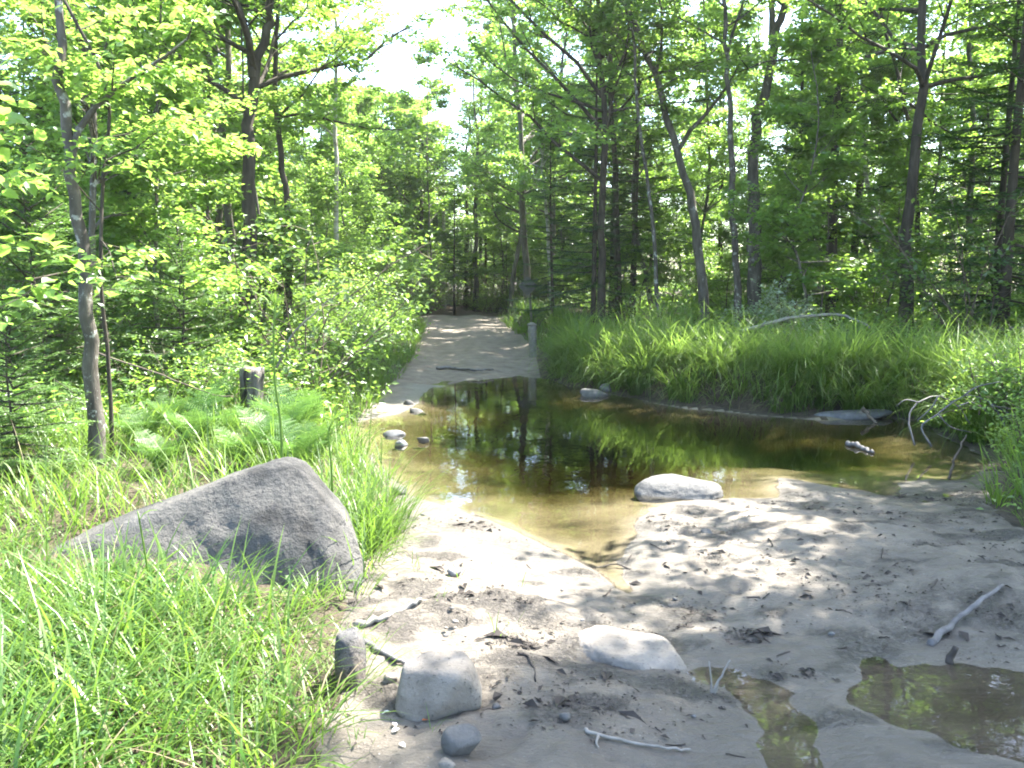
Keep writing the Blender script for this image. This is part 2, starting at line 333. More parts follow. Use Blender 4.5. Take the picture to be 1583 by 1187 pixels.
def ground_mat(name, kind):
    m, nt, out = mat_new(name); p = nd(nt, 'ShaderNodeBsdfPrincipled')
    if kind == 'ground':
        c = ramp(nt, noise_node(nt, 9, 8, .7), [(.3, (.022, .018, .012)), (.5, (.06, .045, .028)), (.68, (.11, .085, .055)), (.85, (.05, .075, .025))])
        nt.links.new(c, p.inputs['Base Color']); p.inputs['Roughness'].default_value = .95
        nt.links.new(bump(nt, noise_node(nt, 30, 8, .7), .03), p.inputs['Normal'])
    else:
        base = {'sand': [(.3, (.104, .087, .067)), (.52, (.161, .138, .109)), (.72, (.218, .19, .152))], 'road': [(.3, (.115, .092, .073)), (.55, (.185, .155, .125)), (.8, (.25, .215, .178))],
                'bed': [(.3, (.09, .08, .056)), (.55, (.175, .155, .115)), (.8, (.25, .22, .165))]}[kind]
        c = ramp(nt, noise_node(nt, 3.2 if kind != 'road' else 5, 9, .65), base)
        grit = noise_node(nt, 160, 3, .7)
        c = mixc(nt, mth(nt, 'MULTIPLY', ramp(nt, grit, [(.60, (0, 0, 0)), (.68, (1, 1, 1))]), .45), c, (.085, .075, .065))
        spk = noise_node(nt, 95, 2, .5)
        c = mixc(nt, mth(nt, 'MULTIPLY', ramp(nt, spk, [(.68, (0, 0, 0)), (.74, (1, 1, 1))]), .6), c, (.38, .37, .35))
        at = nd(nt, 'ShaderNodeAttribute', attribute_name='debris'); w = nd(nt, 'ShaderNodeAttribute', attribute_name='wet')
        dfac = mth(nt, 'MULTIPLY', at.outputs['Fac'], ramp(nt, noise_node(nt, 38, 6, .7), [(.38, (0, 0, 0)), (.52, (1, 1, 1))]), True)
        c = mixc(nt, dfac, c, (.05, .042, .036))
        if kind == 'sand':
            c = mixc(nt, mth(nt, 'MULTIPLY', w.outputs['Fac'], .6), c, (.075, .066, .057))
            r = mth(nt, 'SUBTRACT', .8, mth(nt, 'MULTIPLY', w.outputs['Fac'], .38)); nt.links.new(r, p.inputs['Roughness'])
        else: p.inputs['Roughness'].default_value = .9
        nt.links.new(c, p.inputs['Base Color'])
        h = mth(nt, 'ADD', mth(nt, 'ADD', noise_node(nt, 22, 9, .75), mth(nt, 'MULTIPLY', noise_node(nt, 9, 4, .6, stretch=(1, 2.6, 1)), 1.2)), mth(nt, 'MULTIPLY', dfac, 1.0))
        nt.links.new(bump(nt, h, .022 if kind != 'bed' else .006), p.inputs['Normal'])
    nt.links.new(p.outputs[0], out.inputs[0]); return m
def cut(name, k, mat):
    q = QUADS[zone == k]; used, inv = np.unique(q, return_inverse=True)
    m = mesh(name, TV.reshape(-1, 3)[used], [inv.reshape(q.shape)], {'debris': deb[used], 'wet': wetm[used]})
    m.normals_split_custom_set_from_vertices(TN[used])
    return tag(obj(name, m, mat), kind='structure')
cut('stream_bed', 0, ground_mat('stream_bed', 'bed'))
cut('sand_bank', 1, ground_mat('sand', 'sand'))
cut('dirt_road', 2, ground_mat('road_dirt', 'road'))
cut('ground', 3, ground_mat('forest_floor', 'ground'))

# water: closed bodies, so that depth tints them
m, nt, out = mat_new('stream_water')
tr = nd(nt, 'ShaderNodeBsdfTransparent'); tr.inputs[0].default_value = (.95, .93, .88, 1)
gl = nd(nt, 'ShaderNodeBsdfGlossy'); gl.inputs['Roughness'].default_value = .015; gl.inputs['Color'].default_value = (1, 1, 1, 1)
fr = nd(nt, 'ShaderNodeFresnel'); fr.inputs['IOR'].default_value = 1.333
mx = nd(nt, 'ShaderNodeMixShader'); nt.links.new(fr.outputs[0], mx.inputs[0]); nt.links.new(tr.outputs[0], mx.inputs[1]); nt.links.new(gl.outputs[0], mx.inputs[2])
bn = bump(nt, noise_node(nt, 5.0, 3, .5, stretch=(1, .6, 1)), .0016); nt.links.new(bn, gl.inputs['Normal'])
va = nd(nt, 'ShaderNodeVolumeAbsorption'); va.inputs['Color'].default_value = (.60, .59, .44, 1); va.inputs['Density'].default_value = 8.5
nt.links.new(mx.outputs[0], out.inputs['Surface']); nt.links.new(va.outputs[0], out.inputs['Volume'])
M['water'] = m
def water(name, x0, x1, y0, y1):
    V = [(x, y, z) for z in (-.55, 0) for x, y in ((x0, y0), (x1, y0), (x1, y1), (x0, y1))]
    P = [(0, 3, 2, 1), (4, 5, 6, 7), (0, 1, 5, 4), (1, 2, 6, 5), (2, 3, 7, 6), (3, 0, 4, 7)]
    tag(obj(name, mesh(name, V, [P], smooth=False), M['water']), kind='structure')
pp = np.array(POOL); qq = np.array(PUD_A + PUD_B)
water('water', pp[:, 0].min() - .4, pp[:, 0].max() + .5, pp[:, 1].min() - .05, pp[:, 1].max() + .4)
water('puddle', qq[:, 0].min() - .3, qq[:, 0].max() + .3, qq[:, 1].min() - .2, pp[:, 1].min() - .06)

# ------------------------------------------------------------------ trees
UP = np.array([0., 0, 1])
def rnd_dir(r, el_lo, el_hi):
    a = r.uniform(0, 2 * np.pi); e = math.radians(r.uniform(el_lo, el_hi))
    return np.array([math.cos(a) * math.cos(e), math.sin(a) * math.cos(e), math.sin(e)])
def grow(p, d, length, n, r, wob=.18, lift=.0):
    pts = [np.array(p, float)]; d = np.array(d, float)
    for i in range(n):
        d = nrm(d + wob * r.normal(size=3) + UP * lift); pts.append(pts[-1] + d * length / n)
    return np.array(pts)
def broadleaf(path, r0, r1, r, z0=2.5, nlimb=22, limb=2.4, nsub=8, ntw=6, nlf=10, L=.11, sides=9, lobes=False, shape=1, extra=None, top=True, flare=1.35):
    """one tree: (trunk and limbs, leaf crown) from a trunk path that starts at its base."""
    wood, crown = MB(), MB()
    path = np.asarray(path, float); n = max(14, len(path) * 3); tp = curve(path, n); t = np.linspace(0, 1, n)
    rad = r0 + (r1 - r0) * t; rad = rad * (1 + (flare - 1) * np.exp(-t * n / 1.6)); tp[:, :2] += .25 * r0 * r.normal(size=(n, 2)) * (t[:, None] > .02)
    wood.add(*tube(tp, rad, sides, .16, seed=r.uniform(0, 9)))
    O, Dv = [], []
    zs = tp[:, 2]; ztop = zs[-1]; zb = zs[0]
    limbs = []
    for i in range(nlimb):
        f = ((i + r.uniform(0, 1)) / nlimb) ** 1.35; z = z0 + (ztop - z0) * f; k = int(np.clip(np.searchsorted(zs, z), 1, n - 1))
        ln = limb * (1 - .7 * f) * r.uniform(.6, 1.2); rr = min(rad[k] * .55, .012 + .016 * ln)
        limbs.append((tp[k], rnd_dir(r, 5, 45 + 20 * f), ln, rr))
    for e in (extra or []): limbs.append(e)
    for p, d, ln, rr in limbs:
        b = grow(p, d, ln, 6, r, .16, .02); wood.add(*tube(b, np.linspace(rr, rr * .25, 7), 5, cap=False))
        for q in range(nsub):
            s = .22 + .78 * (q + r.uniform(0, 1)) / nsub; k = min(int(s * 6), 5); p2 = b[k] + (b[k + 1] - b[k]) * (s * 6 - k)
            ax = nrm(b[k + 1] - b[k]); side = nrm(np.cross(ax, UP)) * (1 if q % 2 else -1)
            d2 = nrm(ax * r.uniform(.3, .9) + side * r.uniform(.5, 1.1) + UP * r.uniform(-.25, .35)); l2 = ln * r.uniform(.22, .42) * (1.15 - .5 * s)
            c = grow(p2, d2, l2, 3, r, .16, -.02); wood.add(*tube(c, np.linspace(rr * .35, .003, 4), 3, cap=False))
            for w in range(ntw):
                u = r.uniform(.15, 1) * 3; k2 = min(int(u), 2); p3 = c[k2] + (c[k2 + 1] - c[k2]) * (u - k2)
                O.append(p3); Dv.append(nrm(d2 * r.uniform(.2, 1) + nrm(np.cross(d2, UP)) * r.normal() * .8 + UP * r.normal() * .18))
    O = np.array(O); Dv = np.array(Dv); m = len(O)
    tl = r.uniform(.16, .42, m) * (L / .1) ** .5
    k = np.tile(np.arange(nlf), m); o = np.repeat(O, nlf, 0); d = np.repeat(Dv, nlf, 0); sgn = np.where(k % 2, 1., -1.)
    u = (k + r.uniform(0, 1, m * nlf)) / nlf; C = o + d * (np.repeat(tl, nlf) * u)[:, None] - UP * (.05 * u ** 2)[:, None] + r.normal(size=(m * nlf, 3)) * .02
    S = nrm(np.cross(d, UP)); A = d * .55 + S * sgn[:, None] * .85 + r.normal(size=C.shape) * .3 - UP * .18
    N = UP + r.normal(size=C.shape) * .42; Ls = L * r.uniform(.6, 1.15, m * nlf)
    tint = np.clip(.45 + .22 * r.normal(size=m * nlf) + .25 * fbm(C / 1.1, 2, 3.), 0, 1)
    if lobes: V, P = lobed(C, A, N, Ls); crown.add(V, P, np.repeat(tint, 12))
    else: V, P = leaves(C, A, N, Ls, Ls * .62, shape=shape); crown.add(V, P, np.repeat(tint, 4 if shape == 1 else 7))
    return wood, crown
def conifer(Hh, Rr, r, nb=80, z0=.3, tw=16, step=.028, nl=.045, nw=.016, r0=.09, droop=-.18, dead=0):
    wood, crown = MB(), MB()
    t = np.linspace(0, 1, 12); tp = np.stack([.04 * np.sin(t * 5 + r.uniform(0, 6)), .04 * np.cos(t * 4), t * Hh], -1)
    wood.add(*tube(tp, r0 * (1 - .93 * t), 8, .12))
    O, Dv, TL = [], [], []
    for i in range(nb):
        f = (i + r.uniform(0, .8)) / nb; z = z0 + (Hh - z0) * f; ln = Rr * (1 - f) ** .8 * r.uniform(.65, 1.1) + .08; a = i * 2.4 + r.uniform(-.4, .4)
        d = np.array([math.cos(a), math.sin(a), droop + .5 * f + r.uniform(-.1, .1)])
        b = grow((0, 0, z), nrm(d), ln, 5, r, .07, .03); wood.add(*tube(b, np.linspace(.008 + .006 * ln, .003, 6), 4, cap=False))
        nt_ = max(4, int(tw * ln / Rr + 3))
        for q in range(nt_):
            s = .12 + .86 * (q + .5) / nt_; k = min(int(s * 5), 4); p2 = b[k] + (b[k + 1] - b[k]) * (s * 5 - k); ax = nrm(b[k + 1] - b[k]); side = nrm(np.cross(ax, UP))
            l2 = (.42 * ln * (1.05 - s) + .07) * r.uniform(.75, 1.15)
            for g in (1, -1):
                O.append(p2); Dv.append(nrm(ax * .75 + side * g * .85 + UP * r.normal() * .10 - UP * .08)); TL.append(l2)
        O.append(b[3]); Dv.append(nrm(b[5] - b[3])); TL.append(ln * .42)
    O, Dv, TL = np.array(O), np.array(Dv), np.array(TL); cnt = np.maximum(3, (TL / step).astype(int)); ix = np.repeat(np.arange(len(O)), cnt)
    k = np.concatenate([np.arange(c) for c in cnt]); u = (k + .5) / cnt[ix]; d = Dv[ix]; sgn = np.where(k % 2, 1., -1.)
    C = O[ix] + d * (TL[ix] * u)[:, None] - UP * (.05 * u ** 2 * TL[ix])[:, None]
    A = d * .8 + nrm(np.cross(d, UP)) * sgn[:, None] * .75 + r.normal(size=C.shape) * .16; N = UP + r.normal(size=C.shape) * .3
    Ls = nl * r.uniform(.8, 1.25, len(C)) * (1.1 - .4 * u)
    V, P = leaves(C, A, N, Ls, np.full(len(C), nw), .05); crown.add(V, P, np.repeat(np.clip(.25 + .5 * u + .12 * r.normal(size=len(C)), 0, 1), 4))
    return wood, crown
def shrub(hh, spread, r, nst=9, nsub=7, ntw=3, nlf=7, L=.07):
    wood, crown = MB(), MB(); O, Dv = [], []
    for i in range(nst):
        d = nrm(np.array([r.normal() * .55, r.normal() * .55, 1.0])); p = np.array([r.normal() * .12, r.normal() * .12, -.03]); ln = hh * r.uniform(.6, 1.1)
        b = grow(p, d, ln, 6, r, .14 * spread, .0); wood.add(*tube(b, np.linspace(.012, .004, 7), 4, cap=False))
        for q in range(nsub):
            s = .12 + .88 * (q + r.uniform(0, 1)) / nsub; k = min(int(s * 6), 5); p2 = b[k] + (b[k + 1] - b[k]) * (s * 6 - k); d2 = nrm(rnd_dir(r, -5, 40)); l2 = hh * r.uniform(.14, .34) * spread
            c = grow(p2, d2, l2, 3, r, .2, 0); wood.add(*tube(c, np.linspace(.005, .002, 4), 3, cap=False))
            for w in range(ntw):
                O.append(c[r.integers(1, 4)]); Dv.append(nrm(d2 + r.normal(size=3) * .6))
    O, Dv = np.array(O), np.array(Dv); m = len(O); k = np.tile(np.arange(nlf), m); o = np.repeat(O, nlf, 0); d = np.repeat(Dv, nlf, 0); u = (k + .5) / nlf; sgn = np.where(k % 2, 1., -1.)
    C = o + d * (.24 * u)[:, None] + r.normal(size=(m * nlf, 3)) * .025; A = d * .5 + nrm(np.cross(d, UP)) * sgn[:, None] * .8 + r.normal(size=C.shape) * .35; N = UP + r.normal(size=C.shape) * .5
    Ls = L * r.uniform(.6, 1.2, len(C)); V, P = leaves(C, A, N, Ls, Ls * .6, shape=1); crown.add(V, P, np.repeat(np.clip(.45 + .25 * r.normal(size=len(C)), 0, 1), 4))
    return wood, crown
def plant_tree(name, wm, cm, wmat, cmat, loc, rz=0., sc=1., label=None, cat='tree', group=None, wname='trunk', cname='crown'):
    e = bpy.data.objects.new(name, None); COL.objects.link(e); e.location = loc; e.rotation_euler = (0, 0, rz); e.scale = (sc,) * 3; e.empty_display_size = .2
    tag(e, label, cat, group); obj(wname, wm, wmat, e); obj(cname, cm, cmat, e); return e

# forest prototypes: the mesh data is shared between copies
PB, PC, PS, PSAP = [], [], [], []
for i in range(7):
    r = np.random.default_rng(100 + i); hh = r.uniform(9.2, 12.0); lean = r.normal(size=2) * .035
    n = 7; pth = np.stack([np.cumsum(np.r_[0, r.normal(size=n - 1) * .14]) + np.linspace(0, hh, n) * lean[0], np.cumsum(np.r_[0, r.normal(size=n - 1) * .14]) + np.linspace(0, hh, n) * lean[1], np.linspace(-.15, hh, n)], -1)
    w, c = broadleaf(pth, [.085, .05, .065, .04, .10, .055, .045][i], .015, r, z0=[2.6, 1.6, 3.2, 1.8, 3.6, 1.6, 2.2][i], nlimb=30, limb=[2.9, 2.2, 2.6, 2.0, 3.1, 2.3, 2.1][i], nsub=9, ntw=7, nlf=10, L=[.105, .09, .10, .085, .11, .09, .09][i])
    PB.append((w.mesh('broadleaf_trunk'), c.mesh('broadleaf_crown', False)))
for i in range(4):
    r = np.random.default_rng(200 + i); w, c = conifer([9, 12, 7, 10.5][i], [1.7, 2.0, 1.5, 1.6][i], r, nb=[85, 95, 80, 85][i], z0=[.5, 1.8, .25, 2.6][i], tw=17, step=.028, nl=.066, nw=.030, r0=[.08, .11, .06, .09][i])
    PC.append((w.mesh('conifer_trunk'), c.mesh('conifer_crown', False)))
for i in range(4):
    r = np.random.default_rng(300 + i); w, c = shrub([1.5, 2.1, 1.0, 2.6][i], 1.0, r, [10, 10, 12, 9][i], 8, 4, 7, [.07, .075, .055, .085][i])
    PS.append((w.mesh('shrub_stems'), c.mesh('shrub_foliage', False)))
for i in range(4):
    r = np.random.default_rng(400 + i); hh = [4.2, 5.5, 3.4, 6.5][i]; n = 6
    pth = np.stack([np.cumsum(np.r_[0, r.normal(size=n - 1) * .10]), np.cumsum(np.r_[0, r.normal(size=n - 1) * .10]), np.linspace(-.1, hh, n)], -1)
    w, c = broadleaf(pth, .028, .008, r, z0=.6, nlimb=22, limb=1.35, nsub=7, ntw=6, nlf=9, L=[.10, .11, .09, .105][i], sides=6)
    PSAP.append((w.mesh('sapling_stem'), c.mesh('sapling_crown', False)))

TAKEN = []
def feature_tree(name, pts, depth, wpx, total_height, label, bark='bark', leaf='leaf', seed=0, forks=(), group=None, **kw):
    """a tree whose trunk follows the photograph: pts base first, at one distance; above the frame it carries on to its full height."""
    total = total_height * .8 if depth > 8 else total_height
    r = np.random.default_rng(900 + seed); P3 = [D(px, py, depth) for px, py in pts]
    # small leans towards and away from the viewer keep the trunk from being flat
    ph = r.uniform(0, 6)
    for i, p in enumerate(P3): p[1] += (.10 if depth > 8 else .03) * math.sin(ph + i * 1.3)
    b = P3[0].copy(); b[2] = H1(b[0], b[1]); base = b.copy(); P3[0] = b
    if P3[1][2] < b[2] + .3: P3[1][2] = b[2] + .3
    last = P3[-1]; dr = nrm(P3[-1] - P3[-2]); dr = nrm(dr * np.array([.6, .6, 1])); rest = total - (last[2] - b[2])
    if rest > .5:
        for k in (1, 2, 3): P3.append(last + dr * rest * k / 3 + np.array([r.normal() * .12, r.normal() * .12, 0]))
    path = np.array(P3) - base; path[0, 2] -= .15
    r0 = wpx[0] * depth / F_PX / 2 * .86; r1 = max(.012, r0 * .22); ex = []
    for (fx0, fy0), (fx1, fy1), ln in forks:
        a = D(fx0, fy0, depth) - base; c = D(fx1, fy1, depth) - base; d = nrm(c - a); ex.append((a, d, ln, r0 * .5))
    w, c = broadleaf(path, r0, r1, r, extra=ex, flare=kw.pop('flare', 1.25), **kw)
    TAKEN.append(base[:2])
    return plant_tree(name, w.mesh('feature_trunk'), c.mesh('feature_crown', False), M[bark], M[leaf], base, label=label, group=group)

feature_tree('birch_tree', [(156, 742), (146, 600), (134, 470), (121, 345), (108, 240), (98, 120), (91, 0)], 6.3, (29, 14), 8.5,
             'pale lichen-spotted young birch with a dark middle trunk behind the big boulder', 'lichen_bark', 'leaf_fresh', 1, group=None, forks=[((110, 246), (138, 190), 1.2)], z0=3.5, nlimb=14, limb=2.2, L=.085, nsub=6, ntw=5, lobes=False, shape=2)
feature_tree('sapling_tree', [(168, 640), (166, 560), (160, 470), (158, 400)], 6.5, (8, 5), 3.2, 'thin dark sapling growing right beside the lichen-spotted birch', 'bark_dark', 'leaf_fresh', 2, z0=1.6, nlimb=9, limb=.8, nsub=5, ntw=4, nlf=7, L=.08, sides=6)
feature_tree('maple_tree', [(372, 560), (374, 480), (387, 400), (384, 300), (388, 200), (391, 110), (412, 40), (420, 0)], 13.5, (30, 22), 15, 'thick dark maple trunk forking high among the woods behind the weathered stump', 'bark_dark', 'leaf', 3,
             forks=[((390, 120), (372, 20), 3.)], z0=3.6, nlimb=26, limb=3.0, nsub=8, ntw=6, nlf=9, L=.10)
feature_tree('ash_tree', [(352, 520), (356, 400), (354, 280), (345, 180), (352, 90), (347, 0)], 15.5, (17, 14), 14, 'grey ash trunk close beside the thick dark maple', 'bark', 'leaf', 4, z0=4.5, nlimb=20, limb=2.2)
feature_tree('ash_tree', [(322, 540), (330, 420), (338, 300), (326, 150), (318, 40), (322, 0)], 17, (14, 12), 14, 'slim grey ash trunk with a slight wave beyond the thick dark maple', 'bark', 'leaf_fresh', 5, z0=4.0, nlimb=20, limb=2.2)
feature_tree('maple_tree', [(446, 520), (445, 400), (440, 300), (430, 220), (428, 120), (430, 20)], 14.5, (14, 10), 13, 'bent slender maple between the thick dark maple and the road', 'bark_dark', 'leaf', 6, z0=3.4, nlimb=22, limb=2.2)
feature_tree('birch_tree', [(524, 480), (522, 380), (520, 260), (517, 150), (520, 40)], 20, (10, 8), 11, 'pale thin birch at the wood edge beside the road', 'bark_birch', 'leaf_fresh', 7, z0=4, nlimb=16, limb=1.6)
feature_tree('maple_tree', [(1092, 490), (1080, 400), (1066, 310), (1046, 220), (1012, 112), (968, 5)], 17, (18, 15), 13.5, 'grey maple trunk leaning strongly towards the road', 'bark', 'leaf', 8, forks=[((1050, 230), (1120, 130), 2.2)], z0=4.6, nlimb=18, limb=2.6, nsub=8, ntw=6, nlf=9)
feature_tree('maple_tree', [(1164, 490), (1164, 400), (1165, 320), (1169, 240), (1180, 150), (1196, 60), (1214, 0)], 18, (25, 20), 16, 'thickest grey maple trunk curving outward, forked near its top', 'bark', 'leaf', 9, forks=[((1193, 70), (1192, -30), 3.4)], z0=6.0, nlimb=22, limb=3.0, nsub=8, ntw=6, nlf=9)
feature_tree('maple_tree', [(1144, 500), (1139, 390), (1129, 280), (1127, 180), (1124, 90), (1121, 0)], 16, (13, 10), 14, 'mottled straight maple pole standing before the thickest curved trunk', 'lichen_bark', 'leaf', 10, forks=[((1125, 80), (1133, 10), 2.0)], z0=4.8, nlimb=20, limb=2.2)
feature_tree('birch_tree', [(1022, 510), (1012, 400), (1000, 280), (985, 160), (978, 40)], 16, (8, 7), 11, 'thin lichen-grey birch pole beside the leaning grey maple', 'lichen_bark', 'leaf', 11, z0=4.2, nlimb=16, limb=1.7)
feature_tree('maple_tree', [(1426, 480), (1424, 390), (1420, 320), (1414, 245), (1398, 170), (1384, 100), (1366, 10)], 19, (10, 9), 13, 'crooked slim maple bending twice, in the open wood behind the grass', 'bark_dark', 'leaf', 12, forks=[((1400, 200), (1350, 150), 1.8), ((1406, 160), (1470, 200), 2.0)], z0=4.2, nlimb=18, limb=2.2)
feature_tree('ash_tree', [(1503, 490), (1502, 380), (1500, 260), (1500, 150), (1500, 40)], 20, (13, 11), 15, 'straight grey ash trunk next to the dark spreading fir', 'bark', 'leaf', 13, z0=4.5, nlimb=20, limb=2.4)
feature_tree('birch_tree', [(1362, 490), (1356, 390), (1345, 300), (1336, 220), (1330, 120)], 22, (10, 8), 12, 'pale grey birch slanting in the open wood behind the grass', 'bark_birch', 'leaf_fresh', 14, z0=4.5, nlimb=16, limb=1.8)
feature_tree('maple_tree', [(1226, 470), (1228, 380), (1232, 300), (1236, 200), (1240, 80)], 21, (9, 7), 13, 'slim dark maple pole just past the thickest curved trunk', 'bark_dark', 'leaf_fresh', 15, z0=4.0, nlimb=18, limb=2.0)
feature_tree('maple_tree', [(1292, 490), (1291, 390), (1290, 290), (1287, 170), (1290, 60)], 22, (10, 8), 13, 'straight dark maple pole behind the arching fallen branch', 'bark_dark', 'leaf_fresh', 16, z0=4.2, nlimb=18, limb=2.0)
feature_tree('maple_tree', [(932, 520), (930, 420), (930, 300), (934, 180), (925, 60)], 17, (16, 13), 14, 'dark maple beside the pool, its long limbs reaching over the road', 'bark_dark', 'leaf', 17,
             forks=[((930, 200), (800, 60), 4.2), ((930, 150), (760, 10), 4.6), ((931, 280), (820, 170), 3.6), ((932, 90), (880, -60), 3.5)], z0=3.2, nlimb=20, limb=2.6, nsub=9, ntw=6, nlf=9)
feature_tree('maple_tree', [(958, 515), (955, 400), (950, 280), (944, 150), (944, 20)], 18.5, (13, 10), 14, 'second dark maple pole just behind the one overhanging the road', 'bark_dark', 'leaf', 18, z0=4, nlimb=20, limb=2.3)
feature_tree('birch_tree', [(856, 490), (850, 400), (846, 330), (838, 260)], 24, (8, 6), 8, 'short white birch stem leaning over the road behind the diamond sign', 'bark_birch', 'leaf', 19, z0=3.0, nlimb=14, limb=1.5)
for k, (px, w) in enumerate(((651, 10), (664, 11), (722, 9), (735, 10), (686, 8))):
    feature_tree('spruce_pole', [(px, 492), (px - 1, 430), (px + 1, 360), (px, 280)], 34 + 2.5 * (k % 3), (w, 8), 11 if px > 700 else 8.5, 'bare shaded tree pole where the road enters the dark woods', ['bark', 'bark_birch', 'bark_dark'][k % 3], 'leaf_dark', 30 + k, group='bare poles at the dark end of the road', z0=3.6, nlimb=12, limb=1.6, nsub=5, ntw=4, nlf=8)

def scatter(n, xr, yr, mind, test, r, taken, tries=40):
    out = []
    for _ in range(n * tries):
        if len(out) >= n: break
        x, y = r.uniform(*xr), r.uniform(*yr)
        if not test(x, y): continue
        if any((x - a) ** 2 + (y - b) ** 2 < mind * mind for a, b in taken): continue
        out.append((x, y)); taken.append((x, y))
    return out
def inview(x, y, mg=2.5): return abs(x) < .60 * y + mg
def dL(x, y): return -float(sdf(LBANK, np.array([x]), np.array([y]))[0])
def dR(x, y): return -float(sdf(RBANK, np.array([x]), np.array([y]))[0])
def clear(x, y):                                          # keeps the two marked trunks in sight
    p = CXP + F_PX * x / y
    return not (y < 18.2 and (1000 < p < 1112 or 1128 < p < 1215))
def gap_height(x, y):                                     # the opening above the road stays low
    q = x / y
    return 1.6 + .185 * y if -.215 < q < -.095 else (1.6 + .26 * y if -.25 < q < -.08 else 99)
KINDS = {'B': [('maple_tree', 'tall grey-barked maple'), ('maple_tree', 'thin dark-barked maple'), ('maple_tree', 'slender grey maple'), ('maple_tree', 'lichen-spotted maple pole'), ('maple_tree', 'stout dark maple'), ('birch_tree', 'pale-barked birch'), ('maple_tree', 'very thin grey maple')],
         'C': [('fir_tree', 'mid-sized dark fir'), ('fir_tree', 'tall dark fir'), ('fir_tree', 'small dense fir'), ('fir_tree', 'bare-legged fir')],
         'S': [('leafy_shrub', 'waist-high green shrub'), ('leafy_shrub', 'tall bright green shrub'), ('leafy_shrub', 'low small-leaved shrub'), ('leafy_shrub', 'tall dark-leaved shrub')],
         'P': [('maple_sapling', 'head-high maple sapling'), ('maple_sapling', 'tall bright maple sapling'), ('maple_sapling', 'short bright maple sapling'), ('maple_sapling', 'tallest green maple sapling')]}
PROTO = {'B': PB, 'C': PC, 'S': PS, 'P': PSAP}
TOP = {'B': [float(max(v.co.z for v in p[0].vertices)) for p in PB], 'C': [9, 12, 7, 10.5], 'S': [0, 0, 0, 0], 'P': [4.2, 5.5, 3.4, 6.5]}
for p, b, c in zip(PB, ['bark', 'bark_dark', 'bark', 'lichen_bark', 'bark_dark', 'bark_birch', 'bark'], ['leaf', 'leaf_fresh', 'leaf', 'leaf_fresh', 'leaf', 'leaf_fresh', 'leaf']):
    p[0].materials.append(M[b]); p[1].materials.append(M[c])
for p in PC: p[0].materials.append(M['bark_dark']); p[1].materials.append(M['needle'])
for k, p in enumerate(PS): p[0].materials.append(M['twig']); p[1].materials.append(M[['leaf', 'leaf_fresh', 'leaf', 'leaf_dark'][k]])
for k, p in enumerate(PSAP): p[0].materials.append(M['bark']); p[1].materials.append(M[['leaf', 'leaf_fresh', 'leaf_fresh', 'leaf'][k]])
def wood(kind, spots, where, r, s0=.82, s1=1.15, limit=True, only=None):
    for x, y in spots:
        i = int(r.choice(only)) if only else int(r.integers(len(PROTO[kind]))); sc = r.uniform(s0, s1); name, look = KINDS[kind][i]
        if limit and TOP[kind][i]: sc = min(sc, gap_height(x, y) / TOP[kind][i])
        sh = kind == 'S'
        plant_tree(name, *PROTO[kind][i], None, None, (x, y, H1(x, y) - .02), r.uniform(0, 6.28), sc, look + ' ' + where, 'shrub' if sh else ('sapling' if kind == 'P' else 'tree'),
                   look + 's ' + where, 'stems' if sh else 'trunk', 'foliage' if sh else 'crown')
r = np.random.default_rng(77)
tk = [tuple(t) for t in TAKEN]
RW, LW, EW = 'in the wood behind the grassy bank', 'in the wood behind the ferns', 'at the shaded end of the road'
wood('B', scatter(34, (2, 26), (13.5, 40), 2.1, lambda x, y: inview(x, y) and clear(x, y) and dR(x, y) > 2.2, r, tk), RW, r)
wood('B', scatter(38, (-26, -2), (9, 40), 2.0, lambda x, y: inview(x, y) and dL(x, y) > 1.8, r, tk), LW, r)
wood('B', scatter(26, (-30, 30), (44, 60), 2.0, lambda x, y: inview(x, y), r, tk), 'far off in the depth of the woods', r, .5, .75)
wood('B', [(.5, 25.5), (-.1, 31), (.6, 33.5), (-.9, 36.5), (-1.4, 41), (-.2, 43), (1.2, 29)], 'overhanging the far road by the diamond sign', r, 1., 1.2)
wood('B', [(6.9, 6.6), (7.9, 8.4), (6.6, 4.6), (8.4, 6.2), (9.0, 8.2), (7.4, 2.6), (6.6, -1.8), (9.2, -3.0), (9.6, 10.8)], 'added off-frame to shade the muddy bank', np.random.default_rng(4), 1.12, 1.32, only=[1, 2, 3, 5, 6])  # maples added outside the view so their crowns dapple the mud
tkc = []
wood('C', scatter(11, (1, 22), (15.5, 36), 1.2, lambda x, y: inview(x, y) and dR(x, y) > 1.7, r, tkc), RW, r, .6, 1.0)
wood('C', [(1.6, 17.4), (2.6, 19.0), (.9, 20.5)], 'beside the road behind the wooden post', r, .6, .85)
wood('C', [(7.75, 13.9), (8.5, 15.6)], 'with spreading boughs beside the straight grey ash', r, 1.15, 1.35, only=[0, 2])
wood('C', scatter(11, (-20, -2), (10, 40), 1.2, lambda x, y: inview(x, y) and dL(x, y) > 1.2, r, tkc), LW, r, .45, .85)
wood('C', scatter(30, (-8, 3), (31.5, 46), .9, lambda x, y: True, r, tkc), EW, r, .35, .62)
wood('C', scatter(26, (-40, 40), (46, 62), 2.0, lambda x, y: inview(x, y), r, tkc), 'far off in the depth of the woods', r, .45, .7)
tks = []
wood('P', scatter(44, (1, 24), (12.5, 38), 1.2, lambda x, y: inview(x, y) and clear(x, y) and dR(x, y) > 1.7, r, tks), RW, r, .7, 1.1)
wood('P', scatter(54, (-24, -2), (9, 38), 1.0, lambda x, y: inview(x, y) and dL(x, y) > .8, r, tks), LW, r, .7, 1.1)
wood('P', scatter(46, (-11, 3), (31, 52), .9, lambda x, y: True, r, tks), EW, r, .9, 1.5)
tks = []
